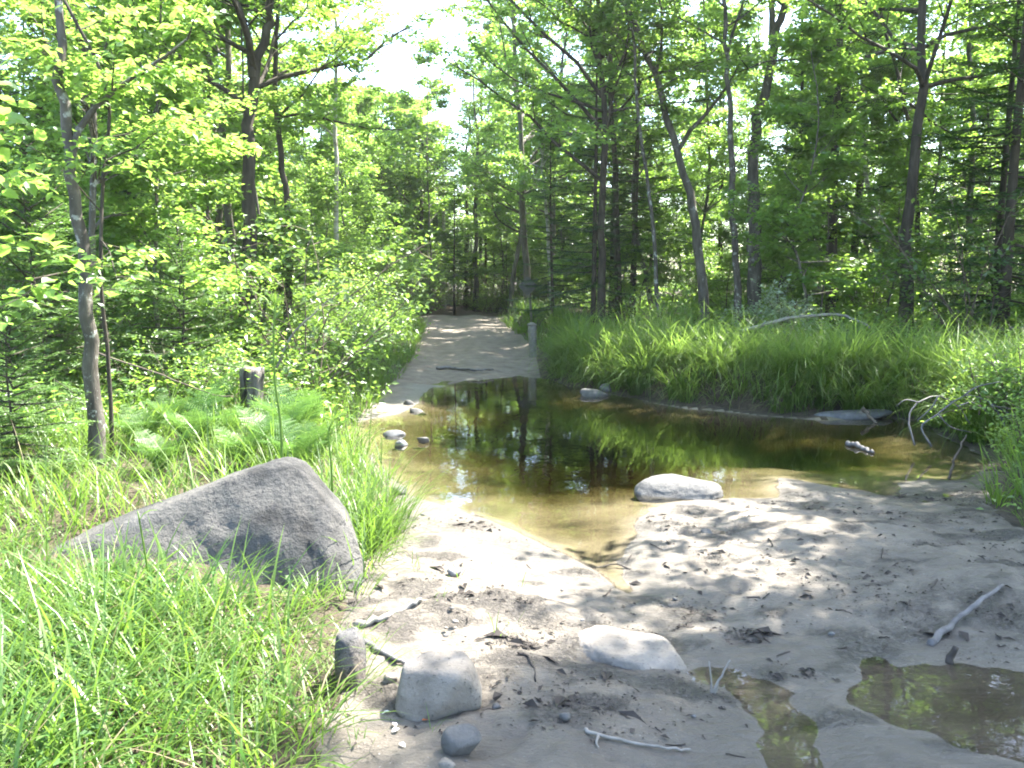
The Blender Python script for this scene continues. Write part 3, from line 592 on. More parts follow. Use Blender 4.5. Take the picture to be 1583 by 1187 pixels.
wood('S', scatter(54, (.4, 22), (12, 38), .8, lambda x, y: inview(x, y) and dR(x, y) > 1.5, r, tks), RW, r, .7, 1.2)
wood('S', scatter(84, (-16, -1.6), (8.5, 34), .75, lambda x, y: inview(x, y) and .35 < dL(x, y) < 10, r, tks), LW, r, .55, 1.1)
wood('S', scatter(34, (-7, 2.4), (30, 42), .7, lambda x, y: dL(x, y) > -.1 or dR(x, y) > -.1 or y > 30.8, r, tks), EW, r, .7, 1.2)
wood('S', scatter(40, (-36, 36), (44, 60), 1.4, lambda x, y: inview(x, y), r, tks), 'far off in the depth of the woods', r, 1.2, 1.8)

# ------------------------------------------------------------------ grass, undergrowth, ferns
def blades(B, az, Ln, th0, th1, W, r):
    n = len(B); lv = np.array([0, .28, .55, .8, 1.0]); ws = np.array([.8, 1, .9, .55, 0])
    Hd = np.stack([np.cos(az), np.sin(az), np.zeros(n)], -1); S = np.stack([-np.sin(az), np.cos(az), np.zeros(n)], -1)
    tw = r.normal(size=n) * .5; pts = [B]
    for a, b in zip(lv[:-1], lv[1:]):
        th = th0 + th1 * (a + b) / 2; ds = (b - a) * Ln
        pts.append(pts[-1] + Hd * (np.sin(th) * ds)[:, None] + UP * (np.cos(th) * ds)[:, None])
    V = np.zeros((n, 9, 3))
    for i in range(4):
        c = np.cos(tw * lv[i])[:, None]; sd = nrm(S * c + Hd * np.sin(tw * lv[i])[:, None]) * (W * ws[i] / 2)[:, None]
        V[:, 2 * i] = pts[i] - sd; V[:, 2 * i + 1] = pts[i] + sd
    V[:, 8] = pts[4]; b = np.arange(n)[:, None] * 9
    Q = np.concatenate([b + np.array([[2 * i, 2 * i + 1, 2 * i + 3, 2 * i + 2]]) for i in range(3)]); T = b + np.array([[6, 7, 8]])
    return V.reshape(-1, 3), [Q, T]
def grass(name, spots, r, per, Ln, W, label, cat='grass', mat='grass', spread=.08, th=(.1, .5), curl=(.3, 1.5), bias=None, tint=(.45, .2)):
    """spots (n,2): tuft centres; each tuft fans out."""
    spots = np.asarray(spots); c = np.repeat(spots, per, 0); n = len(c); az = r.uniform(0, 2 * np.pi, n); rr = spread * np.sqrt(r.uniform(0, 1, n))
    x = c[:, 0] + np.cos(az) * rr; y = c[:, 1] + np.sin(az) * rr
    if bias is not None:
        az = np.arctan2(np.sin(az) + bias[1], np.cos(az) + bias[0])
    az = az + r.normal(size=n) * .5; z = height(x, y) - .02
    vig = np.repeat(r.uniform(.5, 1.35, len(spots)), per)
    ok = z > -.05; L = r.uniform(*Ln, n) * vig; db = sdf(BOULD, x, y); L = L * np.where(y < 4.4, .62 + .38 * sstep(.0, .6, db), 1.0)
    V, P = blades(np.stack([x, y, z], -1)[ok], az[ok], L[ok], r.uniform(*th, n)[ok], r.uniform(*curl, n)[ok], (r.uniform(*W, n))[ok], r)
    mb = MB(); t = np.clip(tint[0] + tint[1] * r.normal(size=n) + np.repeat(r.normal(size=len(spots)) * .15, per), 0, 1)
    dry = r.uniform(size=n) < .05; t[dry] = 1
    mb.add(V, P, np.repeat(t[ok], 9)); return tag(obj(name, mb.mesh(name), M[mat]), label, cat, kind='stuff')
def sample(n, xr, yr, test, r, dens=None):
    x = r.uniform(*xr, n * 6); y = r.uniform(*yr, n * 6); k = test(x, y)
    return np.stack([x[k], y[k]], -1)[:n]
def LL(x, y): return -sdf(LBANK, x, y)
def RR(x, y): return -sdf(RBANK, x, y)
r = np.random.default_rng(21)
BOULD = [(-2.35, 4.15), (-1.9, 4.02), (-1.2, 4.0), (-.85, 4.15), (-.78, 4.5), (-.95, 4.8), (-1.8, 4.85), (-2.3, 4.7)]
def off_boulder(x, y): return sdf(BOULD, x, y) > .0
spots = sample(900, (-3.6, -.5), (1.7, 4.25), lambda x, y: (LL(x, y) > .02) & off_boulder(x, y) & (n2(x, y, .5, 50) > -.45) & ((LL(x, y) > .3) | (r.uniform(size=x.shape) < .45)), r)
grass('grass', spots, r, 11, (.18, .52), (.004, .011), 'bright green sedge grass growing in front of the big boulder', tint=(.5, .34), th=(.1, .8), curl=(.4, 2.0))
spots = sample(130, (-1.6, -.6), (2.0, 3.8), lambda x, y: (LL(x, y) > -.12) & (LL(x, y) < .35), r)
grass('grass', spots, r, 6, (.08, .26), (.003, .006), 'short pale dry grass at the edge of the muddy bank', tint=(.95, .15), th=(.3, 1.), curl=(.3, 1.2))
spots = sample(950, (-5.5, -.6), (4.3, 9.5), lambda x, y: (LL(x, y) > .0) & off_boulder(x, y) & (n2(x, y, .8, 51) > -.3), r)
grass('grass', spots, r, 10, (.2, .5), (.005, .010), 'sunlit yellow-green grass between the boulder and the ferns', tint=(.62, .2), th=(.1, .7))
spots = sample(110, (-1.6, -.45), (4.0, 5.7), lambda x, y: (LL(x, y) > -.06) & (LL(x, y) < .45) & off_boulder(x, y), r)
grass('grass', spots, r, 12, (.22, .48), (.004, .008), 'pale leaning grass beside the boulder at the edge of the sand', tint=(.75, .2), th=(.2, .8))
spots = sample(420, (-4.2, -1.2), (9.5, 24), lambda x, y: (LL(x, y) > -.05) & (LL(x, y) < 1.0), r)
grass('grass', spots, r, 14, (.15, .45), (.008, .014), 'green grass verge along the road beside the shrubs', tint=(.4, .2))
spots = sample(520, (.2, 9.5), (8.4, 15.5), lambda x, y: (RR(x, y) > .10) & (RR(x, y) < 2.0 + .8 * n2(x, y, 1.0, 53)) & (n2(x, y, .5, 54) > -.3), r)
grass('sedge_grass', spots, r, 62, (.34, .92), (.006, .012), 'tall lush green sedge grass along the far bank of the pool', mat='sedge', spread=.11, th=(.05, .75), curl=(.7, 2.6), bias=(-.1, -.3), tint=(.58, .24))
spots = sample(130, (.6, 7), (8.4, 14.8), lambda x, y: (RR(x, y) > -.02) & (RR(x, y) < .32), r)
grass('sedge_grass', spots, r, 60, (.55, 1.0), (.006, .011), 'drooping sedge tufts hanging over the water on the far bank', mat='sedge', spread=.10, th=(.05, .5), curl=(1.0, 2.4), bias=(-.1, -.9), tint=(.45, .2))
spots = sample(260, (3.2, 6.5), (5.3, 9.2), lambda x, y: (RR(x, y) > .03) & (RR(x, y) < 1.6), r)
grass('grass', spots, r, 16, (.25, .6), (.006, .010), 'bright yellow-green grass on the near bank beside the bleached branches', tint=(.7, .2), bias=(-.4, -.2))
spots = sample(240, (-.6, 1.5), (16, 27), lambda x, y: (RR(x, y) > -.1) & (RR(x, y) < 1.4), r)
grass('grass', spots, r, 16, (.2, .5), (.010, .016), 'green grass by the wooden post and the diamond sign', tint=(.5, .2))
spots = np.array([G(px, py)[:2] for px, py in ((705, 905), (560, 935), (600, 880), (635, 880), (760, 1000), (790, 985), (540, 1010), (590, 1010), (680, 960), (655, 1105), (610, 1085), (650, 1150), (545, 1130), (620, 850), (640, 900), (585, 905), (800, 930), (560, 1170))])
grass('grass', np.repeat(spots, 2, 0) + r.normal(size=(36, 2)) * .02, r, 3, (.05, .16), (.003, .005), 'sparse short grass blades poking from the mud', tint=(.5, .2), spread=.03)

r2 = np.random.default_rng(91)
spots = sample(260, (-3.4, -.55), (1.8, 5.5), lambda x, y: (LL(x, y) > .0) & off_boulder(x, y), r2)
grass('dry_grass', spots, r2, 4, (.14, .5), (.003, .007), 'dead straw-coloured stems scattered through the grass round the boulder', mat='straw', th=(.2, 1.1), curl=(.2, 1.6))
spots = sample(130, (.4, 7), (8.4, 14.8), lambda x, y: (RR(x, y) > .0) & (RR(x, y) < 1.4), r2)
grass('dry_grass', spots, r2, 5, (.3, .8), (.006, .010), 'dead straw-coloured stems among the sedge on the far bank', mat='straw', th=(.2, .9), curl=(.4, 2.2))
def undergrowth(name, spots, label, mat, r, hs=(.05, .5), L=.07, per=14, rad=.22):
    c = np.repeat(np.asarray(spots), per, 0); n = len(c); x = c[:, 0] + r.normal(size=n) * rad; y = c[:, 1] + r.normal(size=n) * rad
    ph = np.repeat(r.uniform(*hs, len(spots)), per); z = height(x, y) + ph * r.uniform(.15, 1, n) ** .7; az = r.uniform(0, 6.28, n)
    A = np.stack([np.cos(az), np.sin(az), r.normal(size=n) * .3 - .1], -1); N = UP + r.normal(size=(n, 3)) * .4; Ls = L * r.uniform(.6, 1.4, n)
    V, P = leaves(np.stack([x, y, z], -1), A, N, Ls, Ls * .6, shape=1); mb = MB(); mb.add(V, P, np.repeat(np.clip(.45 + .25 * r.normal(size=n), 0, 1), 4))
    return tag(obj(name, mb.mesh(name, False), M[mat]), label, 'undergrowth', kind='stuff')
sp1 = sample(2600, (-14, -1.5), (6.5, 26), lambda x, y: (LL(x, y) > .2) & (np.abs(x) < .62 * y + 1) & ((y > 8.5) | (x < -3.2)), r)
undergrowth('undergrowth', sp1, 'low green plants covering the floor of the wood behind the ferns', 'leaf', r, (.1, .7), .08, 16)
sp1 = sample(2400, (0, 18), (13.5, 30), lambda x, y: (RR(x, y) > 2.0) & (np.abs(x) < .62 * y + 1), r)
undergrowth('undergrowth', sp1, 'low green plants covering the floor of the wood behind the grassy bank', 'leaf', r, (.1, .6), .09, 14)
sp1 = sample(420, (-4.2, -.7), (1.7, 4.3), lambda x, y: (LL(x, y) > .3) & off_boulder(x, y), r)
undergrowth('undergrowth', sp1, 'small leafy weeds among the grass in front of the boulder', 'fern', r, (.03, .22), .03, 16, .08)
sp1 = sample(200, (3.0, 6.5), (5.2, 9.5), lambda x, y: (RR(x, y) > .1), r)
undergrowth('undergrowth', sp1, 'leafy weeds among the grass of the near bank', 'leaf_fresh', r, (.08, .45), .05, 18, .14)

def frond(Lf, r, bend):
    t = np.linspace(0, 1, 30); th = .22 + bend * t; ds = Lf / 30; sp = np.stack([np.cumsum(np.sin(th) * ds), np.zeros(30), np.cumsum(np.cos(th) * ds)], -1)
    mb = MB(); mb.add(*tube(sp[::3], np.linspace(.003, .001, 10), 4, cap=False))
    u = np.linspace(.12, .99, 26); P0 = np.stack([np.interp(u, t, sp[:, i]) for i in range(3)], -1); ax = nrm(np.stack([np.interp(u, t, np.gradient(sp[:, i])) for i in range(3)], -1))
    ln = Lf * .26 * np.sin(np.pi * np.clip(u * .86 + .12, 0, 1)) ** .9
    for g in (1, -1):
        A = ax * .35 + np.array([0, g, 0]) + r.normal(size=ax.shape) * .06; N = np.cross(ax, np.array([0, 1., 0])) * -1 + r.normal(size=ax.shape) * .1
        # each leaflet is toothed: small pairs along its midrib
        k = 7; AA = nrm(A); Sv = nrm(np.cross(AA, N)); b = np.repeat(P0, k, 0); q = np.tile((np.arange(k) + .3) / k, len(u)); l2 = np.repeat(ln, k)
        C = b + np.repeat(AA, k, 0) * (q * l2)[:, None]; w = l2 * .13 * (1 - q * .75) + .005
        for h in (1, -1):
            V, Pq = leaves(C, np.repeat(AA, k, 0) * .6 + np.repeat(Sv, k, 0) * h, np.repeat(N, k, 0), w, l2 * .10, 0); mb.add(V, Pq, np.repeat(np.clip(.4 + .25 * q + .1 * r.normal(size=len(q)), 0, 1), 4))
    return mb.mesh('frond', False)
FR = [frond(.75, r, 1.0), frond(.65, r, 1.4), frond(.55, r, .8)]
for f in FR: f.materials.append(M['fern'])
ferns = [(262, 655, .75, 'fern at the outer edge of the patch, nearest the lichen-spotted birch'), (345, 672, .7, 'bright fern just below the weathered stump'), (418, 690, .75, 'large fern right beside the weathered stump'), (448, 668, .95, 'large fern towards the water from the stump'),
         (300, 690, .8, None), (375, 712, .6, None), (455, 712, .75, None), (330, 640, .7, None), (220, 690, .7, None), (482, 690, .7, None), (470, 640, .8, None), (250, 720, .6, None)]
for k, (px, py, sc, lab) in enumerate(ferns):
    b = G(px, py + 8, .25); e = bpy.data.objects.new('fern', None); COL.objects.link(e); e.location = (b[0], b[1], H1(b[0], b[1]) - .02); e.scale = (sc,) * 3
    tag(e, lab or 'arching green fern in the patch around the weathered stump', 'fern', 'ferns around the weathered stump')
    nf = 10
    for j in range(nf):
        o = obj('frond', FR[(j + k) % 3], None, e, rz=j * 2 * math.pi / nf + r.uniform(-.25, .25)); o.scale = (r.uniform(.8, 1.15),) * 3

# ------------------------------------------------------------------ rocks
def ico(sub):
    import bmesh
    bm = bmesh.new(); bmesh.ops.create_icosphere(bm, subdivisions=sub, radius=1.0); V = np.array([v.co[:] for v in bm.verts]); Fc = np.array([[v.index for v in f.verts] for f in bm.faces]); bm.free(); return V, Fc
ICO = {k: ico(k) for k in (3, 4, 5)}
def rock_mesh(size, seed, sub=4, planes=14, rough=.03, flat=.0, soft=14.0):
    r = np.random.default_rng(seed); V, Fc = ICO[sub]; N = nrm(r.normal(size=(planes, 3))); dist = r.uniform(.62, 1.0, planes)
    N = np.vstack([N, [[0, 0, 1]]]); dist = np.append(dist, .8 - flat)
    dots = np.maximum(V @ N.T, 1e-3) / dist; rad = 1 / (np.sum(np.maximum(dots, .05) ** soft, axis=1) ** (1 / soft)); rad = np.minimum(rad, 1.15)
    P = V * rad[:, None]; P = P * (1 + rough * fbm(P * 2.2, 4, seed % 13)[:, None] + rough * .4 * fbm(P * 8, 3, seed % 7)[:, None])
    lo, hi = P.min(0), P.max(0); P = (P - (lo + hi) / 2) / ((hi - lo) / 2)
    return mesh('rock', P * np.asarray(size) / 2, [Fc])
def rock(name, x0, x1, ytop, ybase, mat, label, seed, deep=.8, sink=.25, sub=4, rz=0., group=None, z=None, cat='rock', height_m=None, **kw):
    cx = (x0 + x1) / 2; b = G(cx, ybase, 0 if z is None else z); zz = H1(b[0], b[1]) if z is None else z; b = G(cx, ybase, max(zz, 0.)); dist = b[1]
    w = (x1 - x0) * dist / F_PX; hh = max((ybase - ytop) * dist / F_PX - .35 * w * deep * (CAM_H / dist), .25 * w * .5); dp = w * deep
    tot = hh / (1 - sink); hh = hh if height_m is None else height_m; tot = hh / (1 - sink); o = obj(name, rock_mesh((w, dp, tot), seed, sub, **kw), M[mat], loc=(b[0], b[1] + dp * .42, max(zz, -.02) + hh - tot / 2), rz=rz)
    return tag(o, label, cat, group)

# the big wedge-shaped boulder, lofted along its length
prof = [(38, 902), (60, 876), (95, 845), (135, 824), (200, 797), (270, 775), (340, 748), (400, 724), (430, 720), (458, 729), (494, 766), (530, 806), (546, 845), (551, 880)]
YB = 4.45; st = np.array([D(px, py, YB) for px, py in prof]); n = 70; u = np.linspace(0, 1, n)
sx = np.interp(u, np.linspace(0, 1, len(st)), st[:, 0]); sz = np.interp(u, np.linspace(0, 1, len(st)), st[:, 2])
kern = np.array([.25, .5, .25]); sz = np.convolve(np.pad(sz, 1, 'edge'), kern, 'valid'); sx = np.convolve(np.pad(sx, 1, 'edge'), kern, 'valid')
gz = .02; na = 72; ang = np.arange(na) * 2 * np.pi / na; ca, sa = np.cos(ang), np.sin(ang); e = 2 / 3.6
fy = np.sign(ca) * np.abs(ca) ** e; fz = np.sign(sa) * np.abs(sa) ** e
dy = .16 + .26 * np.sin(np.pi * np.clip(u * .9 + .05, 0, 1)) ** .6; dy = dy * np.clip((1 - u) / .07, .35, 1) ** .5
zb = gz - .25
V = np.zeros((n, na, 3)); zm = (sz + zb) / 2; dz = (sz - zb) / 2
V[:, :, 0] = sx[:, None] + .05 * fy[None] * np.sin(u * 5)[:, None]; V[:, :, 2] = zm[:, None] + dz[:, None] * fz[None]
V[:, :, 1] = dy[:, None] * fy[None] * (1 - .30 * np.clip(fz, 0, 1) ** 2)[None] + .10 * np.clip(fz, -.2, 1)[None]
V = V.reshape(-1, 3); cen = np.stack([np.repeat(sx, na), np.zeros(n * na), np.repeat(zm, na)], -1); dirv = nrm(V - cen)
for pn, pt in (((.05, -1, .60), (-1.5, -.27, .12)), ((.85, -.55, .42), (-.90, -.08, .34)), ((.9, -.1, .75), (-.95, .0, .59)), ((-.25, -.9, .9), (-1.75, -.16, .40)), ((.35, -1, -.1), (-1.1, -.34, .1))):
    pn = np.array(pn) / np.linalg.norm(pn); ov = np.maximum(V @ pn - np.dot(pn, pt), 0); V -= pn * (ov * .92)[:, None]
crest = np.clip(np.tile(fz, n), 0, 1) ** 3
V += dirv * ((.06 * fbm(V / .38, 3, 3.) + .036 * (1 - 2 * np.abs(fbm(V / .2, 4, 5.))) + .014 * fbm(V / .035, 3, 6.)) * (1 - .6 * crest))[:, None]
V[:, 2] -= .05 * np.exp(-((V[:, 0] - D(430, 800, YB)[0]) / .05) ** 2) * (1 - crest) * (V[:, 1] < 0) * 0
i = np.arange(n - 1)[:, None] * na; j = np.arange(na)[None]; k = (j + 1) % na
Q = np.stack([i + j, i + na + j, i + na + k, i + k], -1).reshape(-1, 4)
V = np.vstack([V, [[sx[0], 0, zm[0]], [sx[-1], 0, zm[-1]]]]); jj = np.arange(na); kk = (jj + 1) % na
T = np.vstack([np.stack([jj, kk, np.full(na, n * na)], -1), np.stack([(n - 1) * na + kk, (n - 1) * na + jj, np.full(na, n * na + 1)], -1)])
o = obj('boulder', mesh('boulder', V, [Q, T]), M['boulder'], loc=(0, YB + .02, 0)); tag(o, 'big wedge-shaped grey granite boulder lying in the grass', 'boulder')

rock('stone', 598, 748, 1008, 1112, 'rock_tan', 'tan blocky stone with a flat top half sunk in the mud', 7, .85, .4, 5, planes=10, flat=.05, soft=16, rough=.04)
rock('stone', 678, 746, 1121, 1173, 'rock_pale', 'fist-sized pale angular stone in front of the tan blocky stone', 19, .75, .15, 4, planes=9, soft=22, rough=.02)
rock('stone', 676, 706, 1172, 1195, 'rock_tan', 'small rough stone touching the pale angular stone', 23, .8, .2, 3)
rock('stone', 512, 562, 966, 1062, 'rock', 'upright grey stone among the dry grass beside the driftwood stick', 31, 1.6, .3, 4, planes=8, flat=.15, soft=20)
rock('stone', 985, 1127, 728, 772, 'rock_pale', 'smooth pale rounded stone at the edge of the pool', 43, .75, .55, 5, height_m=.115, planes=4, soft=4, rough=.07)
rock('rock_slab', 880, 1095, 925, 1030, 'rock_tan', 'long flat pale rock half buried between channel and puddle', 48, .7, .75, 5, rz=-.55, height_m=.032, planes=8, flat=.25, soft=10, rough=.07)
rock('stone', 897, 942, 597, 613, 'rock_pale', 'pale low stone in the water below the grassy bank', 53, .7, .55, 4, z=0., height_m=.09)
rock('stone', 926, 946, 592, 606, 'rock_wet', 'small dark stone behind the pale low stone in the water', 54, .8, .3, 3, z=0.)
rock('rock_slab', 1262, 1392, 624, 648, 'rock_wet', 'long low grey rock slab at the waterline under the grassy bank', 59, .4, .6, 4, z=0., height_m=.09, planes=7, soft=8)
rock('stone', 590, 626, 660, 674, 'rock_wet', 'dark wet stone just breaking the pool surface', 61, .7, .5, 3, z=0., height_m=.05)
rock('stone', 644, 664, 667, 684, 'rock_pale', 'pale pointed stone standing in the shallow pool', 62, .7, .3, 3, z=0., height_m=.05)
rock('stone', 608, 630, 682, 689, 'rock_wet', 'flat grey stone just awash in the pool', 63, .8, .5, 3, z=0., height_m=.05)
rock('stone', 632, 658, 624, 637, 'rock_pale', 'pale stone on the sandy edge where road meets pool', 64, .8, .55, 3, height_m=.06)
rock('stone', 622, 640, 616, 626, 'rock_pale', 'smaller pale stone behind the one on the sandy edge', 65, .8, .55, 3, height_m=.06)
rock('stone', 605, 628, 752, 766, 'rock_pale', 'small pale stone at the grassy edge of the pool', 66, .8, .3, 3)
rock('stone', 690, 714, 878, 894, 'rock_wet', 'little dark stone on the bright sunlit sand', 67, .8, .2, 3)
rock('stone', 1084, 1104, 817, 829, 'rock_pale', 'little white stone on the sand bank before the pool', 68, .8, .2, 3)
rock('stone', 864, 884, 1101, 1117, 'rock_pale', 'small pale pebble on mud beside the bent twig', 69, .8, .2, 3)
rock('stone', 760, 776, 1086, 1098, 'rock_pale', 'small pale pebble on mud near the tan blocky stone', 70, .8, .2, 3)
rock('stone', 590, 614, 1040, 1060, 'rock_tan', 'small brown stone leaning on the tan blocky stone', 71, .8, .2, 3)
for k in range(60):
    px, py = rng.uniform(560, 1560), rng.uniform(790, 1180); b = G(px, py)
    if float(height(np.array([b[0]]), np.array([b[1]]))[0]) < .01: continue
    if LL(np.array([b[0]]), np.array([b[1]]))[0] > -.05 or RR(np.array([b[0]]), np.array([b[1]]))[0] > -.05: continue
    w = rng.uniform(5, 13); rock('pebble', px - w / 2, px + w / 2, py - w * .5, py, ['rock_pale', 'rock_wet', 'rock_tan'][k % 3], ['tiny pale pebble lying on the muddy sand', 'tiny dark pebble lying on the muddy sand', 'tiny tan pebble lying on the muddy sand'][k % 3], 500 + k, .8, .3, 3,
                                 group='pebbles on the muddy sand', cat='pebble')

# ------------------------------------------------------------------ wood: sticks, branches, stump, post
def stick(name, pts, wpx, mat, label, lift=.3, seed=0, sides=8, n=16, taper=.5, lump=.24, cat='stick', zs=None, ys=None, branches=()):
    """pts in pixels, lying on the ground (or at heights zs / distances ys)."""
    def world(pt, i):
        if ys is not None: return D(pt[0], pt[1], ys[i] if hasattr(ys, '__len__') else ys)
        b = G(pt[0], pt[1], zs[i] if zs else 0.)
        for _ in range(3):
            z = (zs[i] if zs else max(H1(b[0], b[1]), 0.)); b = G(pt[0], pt[1], z)
        return b
    P3 = np.array([world(p, i) for i, p in enumerate(pts)]); dist = P3[:, 1].mean(); r0 = wpx * dist / F_PX / 2
    if ys is None and not zs: P3[:, 2] += r0 * lift * 2
    o0 = P3[0].copy(); c = curve(P3, n) - o0; rr = np.random.default_rng(seed + 3); c[1:-1] += rr.normal(size=(n - 2, 3)) * r0 * .28
    mb = MB(); mb.add(*tube(c, np.linspace(r0, r0 * taper, n), sides, lump, seed=seed))
    for bp, bw in branches:
        Q3 = np.array([world(p, 0 if ys is None or not hasattr(ys, '__len__') else 0) for p in bp]); 
        if ys is None and not zs: Q3[:, 2] += r0 * lift * 2
        mb.add(*tube(curve(Q3, 8) - o0, np.linspace(bw, bw * .4, 8) * dist / F_PX / 2, 6, .2, seed=seed + 1))
    return tag(obj(name, mb.mesh(name), M[mat], loc=o0), label, cat)
stick('driftwood', [(548, 972), (585, 960), (625, 943), (652, 930)], 13, 'driftwood', 'pale bleached driftwood stick pointing at the sunlit sand', seed=1)
stick('driftwood', [(556, 992), (590, 1010), (628, 1030)], 13, 'driftwood_dark', 'short dark wet stick between upright and tan stones', seed=2)
stick('dead_stick', [(1438, 998), (1475, 965), (1520, 930), (1550, 908)], 12, 'driftwood_dark', 'straight grey stick lying on dark mud above the puddle', seed=3)
stick('bark_chunk', [(1462, 1062), (1466, 1035), (1478, 1000)], 22, 'litter', 'upright chunk of rotten bark standing in the puddle', seed=4, taper=.4, lump=.5, ys=3.55, cat='bark')
stick('dead_twig', [(905, 1130), (925, 1140), (980, 1152), (1035, 1160), (1068, 1162)], 7, 'driftwood', 'bent grey twig lying on the wet mud', seed=5, lift=.6, branches=[([(925, 1140), (922, 1152), (926, 1160)], 6)])
stick('dead_twig', [(1086, 1120), (1096, 1085), (1112, 1050), (1129, 1020)], 6, 'driftwood', 'thin forked twig standing upright at the puddle edge', seed=6, ys=3.25, branches=[([(1096, 1085), (1100, 1060), (1096, 1022)], 5), ([(1098, 1082), (1108, 1066), (1110, 1050)], 4)])
stick('dead_stick', [(675, 571), (705, 571), (740, 575), (762, 573)], 5, 'driftwood_dark', 'dark stick lying across the road beside the pool', seed=7, lift=.5)
stick('dead_twig', [(800, 1012), (815, 1015), (824, 1030), (828, 1055)], 6, 'litter', 'dark curved root on the mud mound', seed=8, lift=.4)
stick('fallen_branch', [(1145, 512), (1190, 499), (1240, 489), (1290, 486), (1320, 493), (1345, 508)], 6, 'driftwood', 'long thin grey branch arching over the tall grass', ys=[12.6, 12.8, 13, 13.2, 13.2, 13.2], seed=9, n=22, taper=.6, cat='branch', sides=6)
stick('fallen_log', [(1465, 522), (1510, 513), (1560, 508), (1600, 506)], 9, 'bark', 'mossy grey log lying behind the tall grass', ys=[13.2, 13.3, 13.4, 13.5], seed=10, cat='log')
stick('cut_log', [(1316, 604), (1340, 603), (1372, 598)], 17, 'bark_birch', 'short pale birch log end at the foot of the grassy bank', ys=[11.0, 11.2, 11.6], seed=11, taper=.95, lump=.08, cat='log')
stick('bleached_branch', [(1414, 688), (1405, 645), (1420, 622), (1450, 612), (1480, 628), (1500, 655)], 3.2, 'driftwood_dark', 'bleached dead branch looping down into the pool', ys=[8.0, 8.2, 8.3, 8.4, 8.4, 8.3], seed=12, n=22, cat='branch', branches=[([(1450, 612), (1440, 630), (1418, 650)], 3), ([(1420, 622), (1400, 618), (1385, 628)], 2.5), ([(1480, 628), (1505, 622), (1530, 640)], 2.5)])
stick('bleached_branch', [(1440, 690), (1425, 660), (1450, 640), (1490, 612), (1530, 622), (1580, 652)], 3.6, 'driftwood_dark', 'longer bleached branch reaching from the grass into the pool', ys=[7.9, 8.0, 8.0, 8.1, 8.1, 8.0], seed=13, n=22, cat='branch', branches=[([(1490, 612), (1510, 598), (1545, 590)], 3), ([(1450, 640), (1470, 660), (1500, 668)], 2.5), ([(1530, 622), (1550, 650), (1562, 690)], 3)])
stick('dead_twig', [(1466, 742), (1480, 700), (1494, 672)], 5, 'twig', 'thin dark twig slanting from the shallows by the near bank', ys=7.0, seed=14)
stick('dead_twig', [(1334, 632), (1345, 645), (1356, 655)], 7, 'twig', 'short brown twig resting on the long low slab', ys=[9.9, 9.8, 9.7], seed=15)
stick('dead_stick', [(1310, 686), (1330, 690), (1350, 700)], 10, 'driftwood_dark', 'dark waterlogged wood floating in the pool', zs=[.01, .02, .005], seed=16, lump=.4)
stick('dead_branch', [(425, 575), (450, 520), (490, 480), (530, 450)], 4, 'driftwood', 'thin grey dead branch leaning among shrubs behind the stump', ys=9.6, seed=17, cat='branch')
stick('dead_twig', [(975, 880), (950, 872), (920, 878)], 3, 'litter', 'fine dark twig lying in the shallow channel', zs=[.01, .012, .01], seed=18)
stick('dead_branch', [(150, 545), (250, 580), (330, 610), (360, 612)], 3, 'twig', 'thin dead side branch beside the lichen-spotted birch', ys=7.2, seed=19, cat='branch')

# stump
b = G(390, 645, .25); gz = H1(b[0], b[1]); b = G(390, 645, gz); hh = 76 * b[1] / F_PX; r0 = 17.5 * b[1] / F_PX
e = bpy.data.objects.new('tree_stump', None); COL.objects.link(e); e.location = (b[0], b[1], gz); tag(e, 'weathered grey broken tree stump standing among the ferns', 'stump')
zz = np.linspace(-.06, hh, 9); pth = np.stack([.02 * zz, 0 * zz, zz], -1); Vt, Pt = tube(pth, r0 * np.array([1.25, 1.1, 1.02, 1, .98, .98, 1, 1.04, 1.02]), 26, .10, cap=True, seed=3)
aa = np.arctan2(Vt[:, 1], Vt[:, 0]); Vt[:, :2] *= (1 + .07 * np.sin(aa * 7 + 1) + .04 * np.sin(aa * 13))[:, None]; Vt[:, 2] += np.where(Vt[:, 2] > hh * .93, .012 * np.sin(aa * 3) + .012 * np.sin(aa * 9), 0)
mb = MB(); mb.add(Vt, Pt); obj('trunk', mb.mesh('stump_trunk'), M['stump'], e)
mb = MB(); th = np.linspace(0, 2 * np.pi, 25)[:-1]; mb.add(*tube(np.array([[.02 * hh, 0, hh - .03], [.02 * hh, 0, hh + .012]]), [r0 * .96, r0 * .90], 20, .05)); obj('sawn_top', mb.mesh('stump_top'), M['driftwood'], e)

# post beside the road and the diamond sign behind it
b = G(824, 552, .1); gz = H1(b[0], b[1]); b = G(824, 552, gz); hh = 50 * b[1] / F_PX; r0 = 6.5 * b[1] / F_PX
e = bpy.data.objects.new('wooden_post', None); COL.objects.link(e); e.location = (b[0], b[1], gz); tag(e, 'short round weathered wooden post standing beside the road', 'post')
zz = np.linspace(-.3, hh, 9); mb = MB(); mb.add(*tube(np.stack([-.03 * zz, 0 * zz, zz], -1), r0 * np.array([1.1, 1.05, 1, 1, 1.0, .98, 1, 1, .98]), 14, .10, seed=4)); obj('shaft', mb.mesh('post_shaft'), M['driftwood'], e)
mb = MB(); Vr, Fr = ICO[3]; mb.add(Vr * (r0 * 1.15, r0 * 1.1, r0 * .6) * (1 + .2 * fbm(Vr * 2.5, 3, 2.)[:, None]) + [-.03 * hh, 0, hh], [Fr]); obj('splintered_top', mb.mesh('post_top'), M['rock_tan'], e)
b = D(822, 490, 21.5); gz = H1(b[0], b[1]); sc = 21.5 / F_PX
e = bpy.data.objects.new('road_sign', None); COL.objects.link(e); e.location = (b[0], b[1], gz); tag(e, 'bare grey diamond road sign seen from behind on a leaning post', 'sign')
